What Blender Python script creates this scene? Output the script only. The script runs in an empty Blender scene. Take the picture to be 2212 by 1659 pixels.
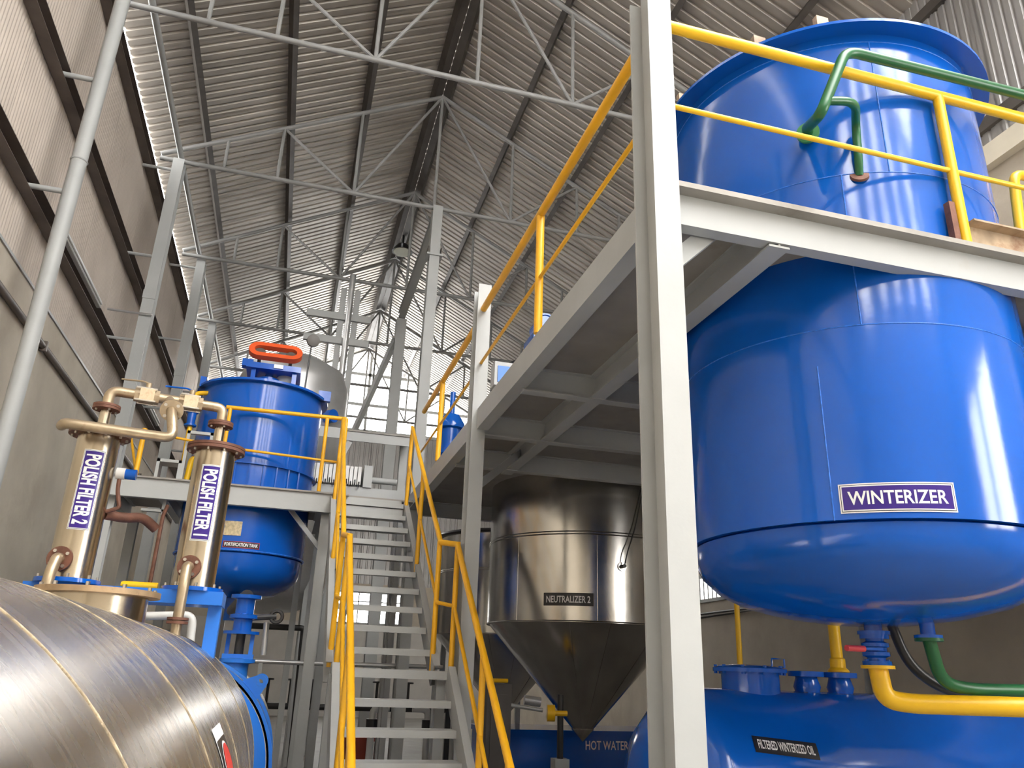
import bpy, bmesh, math, random
from mathutils import Vector, Matrix
random.seed(7)
PI = math.pi
S = bpy.context.scene
COL = S.collection

# ------------------------------------------------------------------ camera
cam_d = bpy.data.cameras.new('camera'); cam = bpy.data.objects.new('camera', cam_d); COL.objects.link(cam)
yaw, pitch, roll = 0.2656, 0.3567, 0.03535
fw = Vector((math.sin(yaw)*math.cos(pitch), math.cos(yaw)*math.cos(pitch), math.sin(pitch)))
rt = Vector((math.cos(yaw), -math.sin(yaw), 0)); up = rt.cross(fw)
r2 = rt*math.cos(roll)+up*math.sin(roll); u2 = up*math.cos(roll)-rt*math.sin(roll)
cam.matrix_world = Matrix(((r2.x, u2.x, -fw.x, 0), (r2.y, u2.y, -fw.y, 0), (r2.z, u2.z, -fw.z, 1.6), (0, 0, 0, 1)))
cam_d.sensor_fit = 'HORIZONTAL'; cam_d.sensor_width = 36; cam_d.lens = 1677.3/2212*36
cam_d.clip_start = 0.05; cam_d.clip_end = 300
S.camera = cam

# ------------------------------------------------------------------ sky and exposure
W = bpy.data.worlds.new('world'); S.world = W; W.use_nodes = True
bg = W.node_tree.nodes['Background']; bg.inputs[0].default_value = (1.0, 0.985, 0.955, 1); bg.inputs[1].default_value = 16.0
S.view_settings.view_transform = 'Standard'; S.view_settings.look = 'None'; S.view_settings.gamma = 1
S.view_settings.use_curve_mapping = False; S.view_settings.exposure = 0.15

# ------------------------------------------------------------------ materials
MT = {}
def mat(name, col, rough=0.5, metal=0.0, var=0.12, vscale=3.0, bump=0.0, bscale=40.0, stretch=(1, 1, 1), coat=0.0, stain=None, samt=0.5, sscale=2.0, rvar=0.0):
    m = bpy.data.materials.new(name); m.use_nodes = True; nt = m.node_tree; N = nt.nodes; L = nt.links
    b = N['Principled BSDF']
    b.inputs['Roughness'].default_value = rough; b.inputs['Metallic'].default_value = metal
    b.inputs['Coat Weight'].default_value = coat; b.inputs['Coat Roughness'].default_value = 0.08
    tc = N.new('ShaderNodeTexCoord'); mp = N.new('ShaderNodeMapping'); mp.inputs['Scale'].default_value = stretch
    L.new(tc.outputs['Object'], mp.inputs['Vector'])
    nz = N.new('ShaderNodeTexNoise'); nz.inputs['Scale'].default_value = vscale; nz.inputs['Detail'].default_value = 6
    L.new(mp.outputs[0], nz.inputs['Vector'])
    rp = N.new('ShaderNodeValToRGB'); rp.color_ramp.elements[0].position = 0.3; rp.color_ramp.elements[1].position = 0.7
    rp.color_ramp.elements[0].color = tuple(c*(1-var) for c in col)+(1,); rp.color_ramp.elements[1].color = tuple(min(1, c*(1+var)) for c in col)+(1,)
    L.new(nz.outputs['Fac'], rp.inputs[0]); out = rp.outputs[0]
    if stain:
        n2 = N.new('ShaderNodeTexNoise'); n2.inputs['Scale'].default_value = sscale; n2.inputs['Detail'].default_value = 8; n2.inputs['Roughness'].default_value = .65
        L.new(mp.outputs[0], n2.inputs['Vector'])
        r3 = N.new('ShaderNodeValToRGB'); r3.color_ramp.elements[0].position = 1-samt-.07; r3.color_ramp.elements[1].position = 1-samt+.12
        L.new(n2.outputs['Fac'], r3.inputs[0])
        mx = N.new('ShaderNodeMix'); mx.data_type = 'RGBA'; L.new(r3.outputs[0], mx.inputs[0]); L.new(out, mx.inputs[6]); mx.inputs[7].default_value = tuple(stain)+(1,)
        out = mx.outputs[2]
    L.new(out, b.inputs['Base Color'])
    if rvar:
        mr = N.new('ShaderNodeMapRange'); mr.inputs[3].default_value = max(.02, rough-rvar); mr.inputs[4].default_value = rough+rvar
        L.new(nz.outputs['Fac'], mr.inputs[0]); L.new(mr.outputs[0], b.inputs['Roughness'])
    if bump:
        n4 = N.new('ShaderNodeTexNoise'); n4.inputs['Scale'].default_value = bscale; n4.inputs['Detail'].default_value = 4; L.new(mp.outputs[0], n4.inputs['Vector'])
        bp = N.new('ShaderNodeBump'); bp.inputs['Strength'].default_value = bump; bp.inputs['Distance'].default_value = 0.02
        L.new(n4.outputs['Fac'], bp.inputs['Height']); L.new(bp.outputs[0], b.inputs['Normal'])
    MT[name] = m; return m
mat('blue', (0.003, 0.095, 0.48), 0.13, var=.10, vscale=1.5, bump=.06, bscale=5)
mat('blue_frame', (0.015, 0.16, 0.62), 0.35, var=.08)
mat('yellow', (0.86, 0.50, 0.010), 0.35, var=.06, stain=(.45, .22, .02), samt=.25, sscale=5)
mat('orange_rail', (0.86, 0.44, 0.012), 0.35, var=.10, stain=(.35, .14, .02), samt=.27, sscale=4)
mat('green', (0.012, 0.11, 0.035), 0.35, var=.15)
mat('green_flange', (0.05, 0.26, 0.09), 0.45)
mat('orange_guard', (0.72, 0.10, 0.025), 0.4, var=.08)
mat('steel_grey', (0.42, 0.43, 0.425), 0.5, var=.06, vscale=2, bump=.04, bscale=25, stain=(.40, .38, .34), samt=.28, sscale=3)
mat('truss_grey', (0.30, 0.30, 0.295), 0.45, var=.08)
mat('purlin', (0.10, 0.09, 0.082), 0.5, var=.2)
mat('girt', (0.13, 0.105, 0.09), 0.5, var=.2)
mat('deck_plate', (0.30, 0.28, 0.255), 0.6, var=.12, stain=(.2, .17, .14), samt=.35, sscale=2)
mat('stainless', (0.60, 0.575, 0.54), 0.20, 1.0, var=.10, vscale=2.5, bump=.10, bscale=2.2, rvar=.06)
mat('stainless_brush', (0.62, 0.59, 0.55), 0.27, 1.0, var=.10, vscale=2.6, bump=.02, bscale=8, stretch=(1, 7, 1), rvar=.06)
mat('stainless_warm', (0.55, 0.47, 0.36), 0.24, 1.0, var=.15, vscale=6, bump=.06, bscale=14, stretch=(1, 1, .4), stain=(.30, .22, .14), samt=.30, sscale=6, rvar=.08)
mat('pipe_warm', (0.45, 0.355, 0.24), 0.38, .7, var=.15, vscale=12, stain=(.24, .13, .07), samt=.36, sscale=9, bump=.05)
mat('rust', (0.17, 0.075, 0.05), 0.62, .3, var=.3, vscale=14, bump=.12, bscale=60)
mat('flange_tan', (0.42, 0.29, 0.17), 0.5, .4, var=.25, vscale=9, stain=(.15, .08, .05), samt=.33, sscale=14, bump=.08)
mat('weld', (0.42, 0.34, 0.23), 0.55, .6, var=.4, vscale=60, bump=.4, bscale=90)
mat('weld_blue', (0.02, 0.16, 0.66), 0.3, var=.3, vscale=40, bump=.3, bscale=60)
mat('bolt', (0.62, 0.58, 0.52), 0.35, .9)
mat('concrete', (0.55, 0.495, 0.41), 0.85, var=.13, vscale=1.2, bump=.12, bscale=9, stain=(.46, .40, .325), samt=.40, sscale=.9)
mat('plaster_cream', (0.75, 0.69, 0.56), 0.8, var=.06)
mat('floor', (0.25, 0.243, 0.225), 0.55, var=.16, vscale=1.1, stain=(.18, .172, .158), samt=.42, sscale=.8, rvar=.15)
mat('cladding', (0.56, 0.49, 0.43), 0.5, .15, var=.12, vscale=.8)
mat('cladding_grey', (0.42, 0.41, 0.40), 0.45, .35, var=.10, vscale=.8)
mat('roof_sheet', (0.42, 0.385, 0.345), 0.42, .35, var=.20, vscale=.9, stretch=(1, 3, 1))
mat('sign_purple', (0.035, 0.012, 0.20), 0.25, var=.05)
mat('sign_white', (0.78, 0.78, 0.78), 0.4, var=.03)
mat('sign_black', (0.018, 0.018, 0.022), 0.3, var=.05)
mat('sign_red', (0.60, 0.03, 0.03), 0.35, var=.05)
mat('sign_tan', (0.55, 0.45, 0.28), 0.5, var=.3, vscale=30)
mat('black_pipe', (0.03, 0.03, 0.032), 0.35, var=.2)
mat('white_pvc', (0.72, 0.72, 0.70), 0.4, var=.04)
mat('red_grip', (0.62, 0.05, 0.07), 0.4)
mat('galv', (0.62, 0.62, 0.62), 0.35, .7, var=.08)
mat('light_box', (0.60, 0.58, 0.55), 0.6, var=.05)
mat('lamp_glass', (0.75, 0.78, 0.70), 0.15, var=.03)
mat('cable', (0.05, 0.05, 0.05), 0.5)
mat('wood_rusty', (0.40, 0.30, 0.20), 0.65, var=.3, vscale=8, stain=(.22, .10, .05), samt=.4, sscale=5)
mat('mesh_white', (0.8, 0.8, 0.8), 0.5)
mat('red_dark', (0.32, 0.05, 0.03), 0.6)

# ------------------------------------------------------------------ helpers
WL = {}
def tag(o, label=None, cat=None, group=None, kind=None):
    if label: o['label'] = label
    if cat: o['category'] = cat
    if group: o['group'] = group
    if kind: o['kind'] = kind
    return o
def thing(name, loc, label, cat, group=None):
    o = bpy.data.objects.new(name, None); COL.objects.link(o); o.location = loc; o.empty_display_size = .1
    WL[o.name] = Vector(loc); return tag(o, label, cat, group)

def V(*a): return Vector(a if len(a) == 3 else a[0])
def frame(d, hint=None):
    d = d.normalized(); h = Vector(hint) if hint else (Vector((0, 0, 1)) if abs(d.z) < .95 else Vector((0, 1, 0)))
    x = h.cross(d)
    if x.length < 1e-6: x = Vector((1, 0, 0)).cross(d)
    x.normalize(); y = d.cross(x); return x, y, d
def prof_box(w, h): return [(-w/2, -h/2), (w/2, -h/2), (w/2, h/2), (-w/2, h/2)]
def prof_h(w, h, t=.012):   # flanges along local x, web along local y
    return [(-w/2, -h/2), (w/2, -h/2), (w/2, -h/2+t), (t/2, -h/2+t), (t/2, h/2-t), (w/2, h/2-t), (w/2, h/2), (-w/2, h/2), (-w/2, h/2-t), (-t/2, h/2-t), (-t/2, -h/2+t), (-w/2, -h/2+t)]
def prof_c(w, h, t=.01, s=1):  # web at x=0, flanges reach toward s*x
    p = [(0, -h/2), (w, -h/2), (w, -h/2+t), (t, -h/2+t), (t, h/2-t), (w, h/2-t), (w, h/2), (0, h/2)]
    return p if s > 0 else [(-x, y) for x, y in reversed(p)]
def prof_l(w, h, t=.008): return [(0, 0), (w, 0), (w, t), (t, t), (t, h), (0, h)]
def circ(r, n=16): return [(r*math.cos(2*PI*i/n), r*math.sin(2*PI*i/n)) for i in range(n)]

class MB:
    def __init__(s): s.v = []; s.f = []
    def add(s, vs, fs):
        o = len(s.v); s.v += [Vector(v) for v in vs]; s.f += [[i+o for i in f] for f in fs]; return s
    def box(s, a, b):
        x0, y0, z0 = a; x1, y1, z1 = b
        return s.add([(x0, y0, z0), (x1, y0, z0), (x1, y1, z0), (x0, y1, z0), (x0, y0, z1), (x1, y0, z1), (x1, y1, z1), (x0, y1, z1)],
                     [(0, 3, 2, 1), (4, 5, 6, 7), (0, 1, 5, 4), (1, 2, 6, 5), (2, 3, 7, 6), (3, 0, 4, 7)])
    def ext(s, p0, p1, prof, hint=None, cap=True):
        p0 = Vector(p0); p1 = Vector(p1); x, y, d = frame(p1-p0, hint); n = len(prof)
        vs = [p0+x*a+y*b for a, b in prof]+[p1+x*a+y*b for a, b in prof]
        fs = [(i, (i+1) % n, n+(i+1) % n, n+i) for i in range(n)]
        if cap: fs += [list(reversed(range(n))), list(range(n, 2*n))]
        return s.add(vs, fs)
    def tube(s, pts, r, n=14, cap=True, bend=0, bn=6):
        pts = [Vector(p) for p in pts]
        if bend:
            q = [pts[0]]
            for i in range(1, len(pts)-1):
                a = (pts[i-1]-pts[i]); b = (pts[i+1]-pts[i]); l = min(bend, a.length*.48, b.length*.48); a = pts[i]+a.normalized()*l; b = pts[i]+b.normalized()*l
                for k in range(bn+1):
                    t = k/bn; q.append(a*(1-t)**2+pts[i]*2*t*(1-t)+b*t*t)
            pts = q+[pts[-1]]
        x, y, d = frame(pts[1]-pts[0]); rings = []; m = len(pts)
        for i, p in enumerate(pts):
            if i == 0: t = pts[1]-p
            elif i == m-1: t = p-pts[i-1]
            else: t = (pts[i+1]-p).normalized()+(p-pts[i-1]).normalized()
            t.normalize(); x = (x-t*x.dot(t)).normalized(); y = t.cross(x)
            rr = r[i] if isinstance(r, (list, tuple)) else r
            rings.append([p+x*(rr*math.cos(2*PI*k/n))+y*(rr*math.sin(2*PI*k/n)) for k in range(n)])
        vs = [v for g in rings for v in g]; fs = []
        for i in range(m-1):
            for k in range(n): fs.append((i*n+k, i*n+(k+1) % n, (i+1)*n+(k+1) % n, (i+1)*n+k))
        if cap: fs += [list(reversed(range(n))), list(range((m-1)*n, m*n))]
        return s.add(vs, fs)
    def lathe(s, prof, c=(0, 0, 0), axis=(0, 0, 1), n=48):  # prof: (radius, along axis)
        x, y, d = frame(Vector(axis)); c = Vector(c); vs = []; fs = []; m = len(prof)
        for r, h in prof:
            for k in range(n): vs.append(c+d*h+x*(max(r, 1e-4)*math.cos(2*PI*k/n))+y*(max(r, 1e-4)*math.sin(2*PI*k/n)))
        for i in range(m-1):
            for k in range(n): fs.append((i*n+k, i*n+(k+1) % n, (i+1)*n+(k+1) % n, (i+1)*n+k))
        if prof[0][0] > 1e-3: fs.append(list(reversed(range(n))))
        if prof[-1][0] > 1e-3: fs.append(list(range((m-1)*n, m*n)))
        return s.add(vs, fs)
    def cyl(s, p0, p1, r, n=20):
        p0 = Vector(p0); p1 = Vector(p1); return s.lathe([(r, 0), (r, (p1-p0).length)], p0, p1-p0, n)
    def ring(s, c, axis, r0, r1, t, n=40):  # flat ring of thickness t
        x, y, d = frame(Vector(axis)); c = Vector(c); vs = []; fs = []
        for r, h in ((r0, 0), (r1, 0), (r1, t), (r0, t)):
            for k in range(n): vs.append(c+d*h+x*(r*math.cos(2*PI*k/n))+y*(r*math.sin(2*PI*k/n)))
        for i in range(4):
            j = (i+1) % 4
            for k in range(n): fs.append((i*n+k, i*n+(k+1) % n, j*n+(k+1) % n, j*n+k))
        return s.add(vs, fs)
    def torus(s, c, axis, R, r, n=64, m=6):
        x, y, d = frame(Vector(axis)); c = Vector(c); vs = []; fs = []
        for k in range(n):
            e = x*math.cos(2*PI*k/n)+y*math.sin(2*PI*k/n)
            for j in range(m): vs.append(c+e*(R+r*math.cos(2*PI*j/m))+d*(r*math.sin(2*PI*j/m)))
        for k in range(n):
            for j in range(m): fs.append((k*m+j, ((k+1) % n)*m+j, ((k+1) % n)*m+(j+1) % m, k*m+(j+1) % m))
        return s.add(vs, fs)
    def build(s, name, material, parent=None, loc=None, smooth=40, label=None):
        base = WL[parent.name] if parent else Vector(loc if loc else (0, 0, 0))
        me = bpy.data.meshes.new(name); me.from_pydata([v-base for v in s.v], [], s.f)
        bm = bmesh.new(); bm.from_mesh(me); bmesh.ops.recalc_face_normals(bm, faces=bm.faces); bm.to_mesh(me); bm.free()
        me.materials.append(MT[material])
        if smooth:
            me.polygons.foreach_set('use_smooth', [True]*len(me.polygons)); me.set_sharp_from_angle(angle=math.radians(smooth))
        o = bpy.data.objects.new(name, me); COL.objects.link(o)
        if parent: o.parent = parent
        else: o.location = base
        WL[o.name] = base
        if label: o['label'] = label
        return o
def copy_part(o, parent, offset):     # share mesh data
    c = o.copy(); COL.objects.link(c); c.parent = parent; c.location = Vector(offset); WL[c.name] = WL[o.name]; return c

# text -> flat triangles in a w x h box centred on 0
def text_geo(txt, w, h, cut=0.0, cutaxis='x', bold=.012):
    cu = bpy.data.curves.new('t', 'FONT'); cu.body = txt; cu.size = 1; cu.resolution_u = 3; cu.offset = bold
    ob = bpy.data.objects.new('t', cu); COL.objects.link(ob); dg = bpy.context.evaluated_depsgraph_get(); dg.update()
    me = bpy.data.meshes.new_from_object(ob.evaluated_get(dg)); bpy.data.objects.remove(ob); bpy.data.curves.remove(cu)
    bm = bmesh.new(); bm.from_mesh(me); bpy.data.meshes.remove(me)
    xs = [v.co.x for v in bm.verts]; ys = [v.co.y for v in bm.verts]; x0, x1, y0, y1 = min(xs), max(xs), min(ys), max(ys)
    for v in bm.verts: v.co = Vector(((v.co.x-(x0+x1)/2)*w/(x1-x0), (v.co.y-(y0+y1)/2)*h/(y1-y0), 0))
    if cut:
        no = (1, 0, 0) if cutaxis == 'x' else (0, 1, 0); ext = w/2 if cutaxis == 'x' else h/2; t = -ext+cut
        while t < ext:
            bmesh.ops.bisect_plane(bm, geom=bm.verts[:]+bm.edges[:]+bm.faces[:], plane_co=Vector(no)*t, plane_no=no); t += cut
    bm.verts.ensure_lookup_table(); vs = [v.co.copy() for v in bm.verts]; bm.verts.index_update(); fs = [[v.index for v in f.verts] for f in bm.faces]; bm.free()
    return vs, fs
def grid_geo(w, h, nx, ny):
    vs = [Vector((-w/2+w*i/nx, -h/2+h*j/ny, 0)) for j in range(ny+1) for i in range(nx+1)]
    fs = [(j*(nx+1)+i, j*(nx+1)+i+1, (j+1)*(nx+1)+i+1, (j+1)*(nx+1)+i) for j in range(ny) for i in range(nx)]
    return vs, fs
def mapped(geo, fn, off):
    m = MB(); m.add([fn(v.x, v.y, off) for v in geo[0]], geo[1]); return m
def map_vcyl(cx, cy, R, th0, z0, rot=0):
    c, s = math.cos(rot), math.sin(rot)
    def fn(u, v, off):
        a, b = u*c-v*s, u*s+v*c; t = th0+a/R; return Vector((cx+(R+off)*math.cos(t), cy+(R+off)*math.sin(t), z0+b))
    return fn
def map_plane(o, ux, uy):
    o = Vector(o); ux = Vector(ux).normalized(); uy = Vector(uy).normalized(); n = ux.cross(uy)
    return lambda u, v, off: o+ux*u+uy*v+n*off
def sign(parent, fn, w, h, txt, tw, th, plate='sign_white', panel='sign_purple', ink='sign_white', bord=.012, cut=.02, cutaxis='x', nx=12, ny=6, lines=True, label=None):
    p = mapped(grid_geo(w, h, nx, ny), fn, .004).build('name_plate', plate, parent, smooth=60, label=label)
    if lines: mapped(grid_geo(w-bord*.8, h-bord*.8, nx, ny), fn, .0052).build('border_line', 'sign_black', p, smooth=60); mapped(grid_geo(w-bord*1.2, h-bord*1.2, nx, ny), fn, .006).build('border_inset', plate, p, smooth=60)
    mapped(grid_geo(w-2*bord, h-2*bord, nx, ny), fn, .007).build('panel', panel, p, smooth=60)
    if txt: mapped(text_geo(txt, tw, th, cut, cutaxis, .035 if txt.startswith(('POL', 'FOR')) else .018), fn, .0085).build('lettering', ink, p, smooth=0)
    return p
def bolts(parent, c, axis, R, n, r=.012, l=.03, material='bolt', a0=0.0, name='bolt'):
    x, y, d = frame(Vector(axis)); c = Vector(c); first = None
    for k in range(n):
        a = a0+2*PI*k/n; p = c+x*R*math.cos(a)+y*R*math.sin(a)
        if first is None:
            first = MB().lathe([(r, -l), (r, l)], p, d, 6).build(name, material, parent, smooth=0); p0 = p
        else: copy_part(first, parent, p-p0)

RX = 1.95
def roofz(x): return 13.75-.52*abs(x-RX)

# ================================================================== the building
YF, YB = -6.0, 29.6
def struct(o): o['kind'] = 'structure'; return o
XWL, XWR = -3.6, 7.5
struct(MB().box((-14, -16, -.2), (18, 34, 0)).build('floor', 'floor', smooth=0))
wl = struct(MB().box((XWL-.25, YF, 0), (XWL, YB, 6.0)).build('wall_left', 'concrete', smooth=0))
wr = struct(MB().box((XWR, YF, 0), (XWR+.25, YB, 2.6)).box((XWR, YF, 2.6), (XWR+.25, -3.2, 7.45)).box((XWR, .3, 2.6), (XWR+.25, 12.66, 7.45)).box((XWR, 14.14, 2.6), (XWR+.25, YB, 7.45)).box((XWR, 12.66, 2.6), (XWR+.25, 14.14, 3.0)).box((XWR, 12.66, 3.4), (XWR+.25, 14.14, 7.45)).box((XWR, -3.2, 5.2), (XWR+.25, .3, 7.45)).build('wall_right', 'concrete', smooth=0))
MB().box((XWR+.05, -1.6, 2.6), (XWR+.2, -1.4, 5.2)).build('window_post', 'steel_grey', wr, smooth=0)
MB().box((XWR-.12, YF, 7.45), (XWR+.25, YB, 7.72)).build('ledge', 'plaster_cream', wr, smooth=0)

def wave_sheet(w, pitch, amp, seg, z0, z1, trap=False):
    pts = []
    if trap:
        k = 0; y = 0.0
        while y < w-1e-6:
            pts += [(y, 0), (y+pitch*.30, 0), (y+pitch*.40, amp), (y+pitch*.60, amp), (y+pitch*.70, 0)]; y += pitch
        pts.append((w, 0))
    else:
        n = int(round(w/pitch))*seg
        pts = [(w*i/n, amp*math.sin(2*PI*i/seg)) for i in range(n+1)]
    return pts
def sheet_mesh(pts, fn, rows):
    m = MB(); n = len(pts)
    for t in rows: m.v += [Vector(fn(y, a, t)) for y, a in pts]
    for r in range(len(rows)-1):
        for i in range(n-1): m.f.append([r*n+i, r*n+i+1, (r+1)*n+i+1, (r+1)*n+i])
    return m
def cladding(parent, x, z0, z1, y0, y1, w, pitch, amp, material, trap=False, seg=6, gap=.006):
    pts = wave_sheet(w+2*pitch, pitch, amp, seg, z0, z1, trap); first = None; y = y0; k = 0
    while y < y1-1e-4:
        if first is None:
            first = sheet_mesh(pts, lambda a, b, t: (x+b, y0+a, t), (z0, z1)).build('cladding_sheet', material, parent, smooth=50)
        else: copy_part(first, parent, (.010*(k % 2), y-y0, 0))
        y += w; k += 1
cladding(wl, XWL-.05, 5.93, 10.72, YF, YB, .89, .0763, .012, 'cladding')
cladding(wr, XWR+.10, 7.70, 10.95, YF, YB, .89, .127, .022, 'cladding_grey', True)

ceil_ = bpy.data.objects.new('ceiling', None); COL.objects.link(ceil_); struct(ceil_); WL['ceiling'] = Vector((0, 0, 0))
pts = wave_sheet(1.2, .2, .042, 6, 0, 0, True)
for side, xa, xb in ((-1, RX-.012, -3.555), (1, RX+.012, 7.86)):
    first = None
    for k in range(37):
        y = YF-.6+k
        if side > 0 and 1 <= k < 9: continue     # open bay over the entrance: no sheets laid there
        if first is None:
            first = sheet_mesh(pts, lambda a, b, t: (t, YF-.6+a, roofz(t)+b), (xa, (xa+xb)/2, xb)).build('roof_sheet', 'roof_sheet', ceil_, smooth=25); 
        else: copy_part(first, ceil_, (0, y-(YF-.6), .003*(k % 2)))

# purlins under the sheets
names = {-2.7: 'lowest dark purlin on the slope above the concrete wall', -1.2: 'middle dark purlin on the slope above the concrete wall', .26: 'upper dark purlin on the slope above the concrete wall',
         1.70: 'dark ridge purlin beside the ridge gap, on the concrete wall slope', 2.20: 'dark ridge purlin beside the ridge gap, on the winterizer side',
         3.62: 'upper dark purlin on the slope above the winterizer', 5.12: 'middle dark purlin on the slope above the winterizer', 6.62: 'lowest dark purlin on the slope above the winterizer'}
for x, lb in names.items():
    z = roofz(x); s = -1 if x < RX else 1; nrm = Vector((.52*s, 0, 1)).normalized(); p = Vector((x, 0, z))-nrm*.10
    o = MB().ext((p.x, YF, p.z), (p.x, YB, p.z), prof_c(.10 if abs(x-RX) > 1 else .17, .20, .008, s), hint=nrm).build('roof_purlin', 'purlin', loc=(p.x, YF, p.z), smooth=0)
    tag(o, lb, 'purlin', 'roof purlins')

# wall girts
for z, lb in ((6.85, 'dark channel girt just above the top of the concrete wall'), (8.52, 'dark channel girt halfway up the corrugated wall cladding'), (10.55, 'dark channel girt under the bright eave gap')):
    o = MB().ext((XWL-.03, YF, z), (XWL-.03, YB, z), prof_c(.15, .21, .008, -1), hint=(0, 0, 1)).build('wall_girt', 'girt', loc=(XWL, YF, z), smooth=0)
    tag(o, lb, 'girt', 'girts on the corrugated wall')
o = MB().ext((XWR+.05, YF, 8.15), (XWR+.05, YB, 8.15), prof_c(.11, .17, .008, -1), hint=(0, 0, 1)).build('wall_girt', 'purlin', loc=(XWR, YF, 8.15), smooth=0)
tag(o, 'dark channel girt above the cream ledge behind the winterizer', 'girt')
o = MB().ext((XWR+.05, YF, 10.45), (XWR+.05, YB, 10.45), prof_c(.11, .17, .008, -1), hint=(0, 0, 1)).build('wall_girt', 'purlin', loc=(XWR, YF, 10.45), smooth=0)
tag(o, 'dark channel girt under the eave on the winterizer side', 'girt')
t = thing('wall_conduit', (XWL+.04, YF, 5.5), 'grey brown conduit pipe running along the concrete wall', 'pipe')
MB().tube([(XWL+.04, YF, 5.52), (XWL+.04, YB-.3, 5.52)], .045, 10).build('pipe_run', 'girt', t)
for y in (3, 7, 11, 15, 19, 23): MB().box((XWL-.002, y, 5.45), (XWL+.09, y+.04, 5.59)).build('clip', 'girt', t, smooth=0)
# eave gap flashing strip lying on the concrete
o = MB().box((XWL-.10, YF, 5.995), (XWL+.02, YB, 6.03)).build('trim_1', 'steel_grey', smooth=0); struct(o)

# far gable end
wb = struct(MB().box((XWL-.25, YB, 0), (XWR+.25, YB+.2, 3.1)).build('wall_back', 'light_box', smooth=0))
m = MB().box((XWL-.25, YB, 4.2), (XWR+.25, YB+.12, 4.5))
for a, b in ((XWL-.25, 1.1), (1.95, 2.15), (3.0, 3.15), (4.2, XWR+.25)): m.box((a, YB, 3.1), (b, YB+.12, 4.2))
m.build('upper_wall', 'concrete', wb, smooth=0)
cp = wave_sheet(.884, .2, .035, 6, 0, 0, True); first = None
for k in range(13):
    x = XWL-.2+.89*k
    if first is None: first = sheet_mesh(cp, lambda a, b, t: (XWL-.2+a, YB+.05-b, t), (4.5, 10.25)).build('cladding_sheet', 'cladding_grey', wb, smooth=25)
    else: copy_part(first, wb, (.89*k, 0, 0))
for i, (a, b) in enumerate(((1.1, 1.95), (2.15, 3.0), (3.15, 4.2))):
    w = struct(MB().box((a, YB-.02, 3.08), (b, YB+.08, 3.14)).box((a, YB-.02, 4.16), (b, YB+.08, 4.22)).box((a-.02, YB-.02, 3.1), (a+.04, YB+.08, 4.2)).box((b-.04, YB-.02, 3.1), (b+.02, YB+.08, 4.2)).build('window_%d' % (i+1), 'steel_grey', smooth=0))
    MB().box(((a+b)/2-.02, YB, 3.1), ((a+b)/2+.02, YB+.06, 4.2)).box((a, YB, 3.85), (b, YB+.06, 3.89)).build('mullion', 'steel_grey', w, smooth=0)
gw = thing('gable_window_frame', (RX, YB, 10.25), 'grey steel frame of the bright open gable at the far end', 'window frame')
for z in (10.28, 11.35, 12.62):
    hw = min(5.55, (13.7-z)/.52); MB().ext((RX-hw, YB+.05, z), (RX+hw, YB+.05, z), prof_box(.10, .12)).build('rail', 'steel_grey', gw, smooth=0)
for x in (-2.6, -1.3, 0, 1.0, 2.15, 3.3, 4.4, 5.6, 6.6):
    MB().ext((x, YB+.05, 10.25), (x, YB+.05, roofz(x)-.05), prof_box(.10, .10), hint=(0, 1, 0)).build('mullion', 'steel_grey', gw, smooth=0)
# entrance wall behind the photographer: solid below, tall glazing strips open to the sky above
DX0, DX1, DZ0 = -1.0, 7.2, 7.8
wf = struct(MB().box((XWL-.25, YF-.2, 0), (XWR+.25, YF, DZ0)).build('wall_front', 'concrete', smooth=0))
MB().add([(XWL-.25, YF-.1, DZ0), (DX0, YF-.1, DZ0), (DX0, YF-.1, roofz(DX0)), (XWL-.25, YF-.1, roofz(XWL-.25)), (XWL-.25, YF-.05, DZ0), (DX0, YF-.05, DZ0), (DX0, YF-.05, roofz(DX0)), (XWL-.25, YF-.05, roofz(XWL-.25))],
         [(0, 1, 2, 3), (7, 6, 5, 4), (0, 4, 5, 1), (1, 5, 6, 2), (2, 6, 7, 3), (3, 7, 4, 0)]).build('upper_wall', 'cladding', wf, smooth=0)
dfm = thing('front_window_frame', (DX0, YF, DZ0), 'grey steel posts of the tall window strips in the entrance wall', 'window frame')
for x, wd in ((DX0, .1), (.9, .55), (2.55, .45), (4.1, .5), (5.6, .5), (DX1, .3)): MB().box((x-wd, YF-.2, DZ0), (x+wd, YF-.02, roofz(x)-.1-.52*wd)).build('post', 'steel_grey', dfm, smooth=0)
for z in (9.7,): MB().box((DX0, YF-.16, z-.10), (DX1, YF-.06, z+.10)).build('rail', 'steel_grey', dfm, smooth=0)

# roof trusses
def truss(y, lb, r=.046):
    zc = 10.6; x0, x1 = -3.0, 6.9; t = thing('roof_truss', (RX, y, zc), lb, 'truss', 'tubular roof trusses')
    ztop = lambda x: roofz(x)-.30
    MB().tube([(x0-.35, y, zc), (x1+.35, y, zc)], r, 10).build('bottom_chord', 'truss_grey', t)
    for xe in (x0-.35, x1+.35): MB().tube([(xe, y, ztop(xe)), (RX, y, ztop(RX))], r, 10).build('top_chord', 'truss_grey', t)
    for x in (-2.2, -1.2, .3, RX, 3.6, 5.1, 6.1): MB().tube([(x, y, zc), (x, y, ztop(x))], r*.72, 8).build('vertical', 'truss_grey', t)
    for xa, xb in ((-1.2, .3), (5.1, 3.6)): MB().tube([(xa, y, ztop(xa)), (xb, y, zc)], r*.66, 8).build('diagonal', 'truss_grey', t)
    for xb in (.3, 3.6): MB().tube([(xb, y, zc), (RX, y, ztop(RX))], r*.66, 8).build('diagonal', 'truss_grey', t)
    return t
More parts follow.
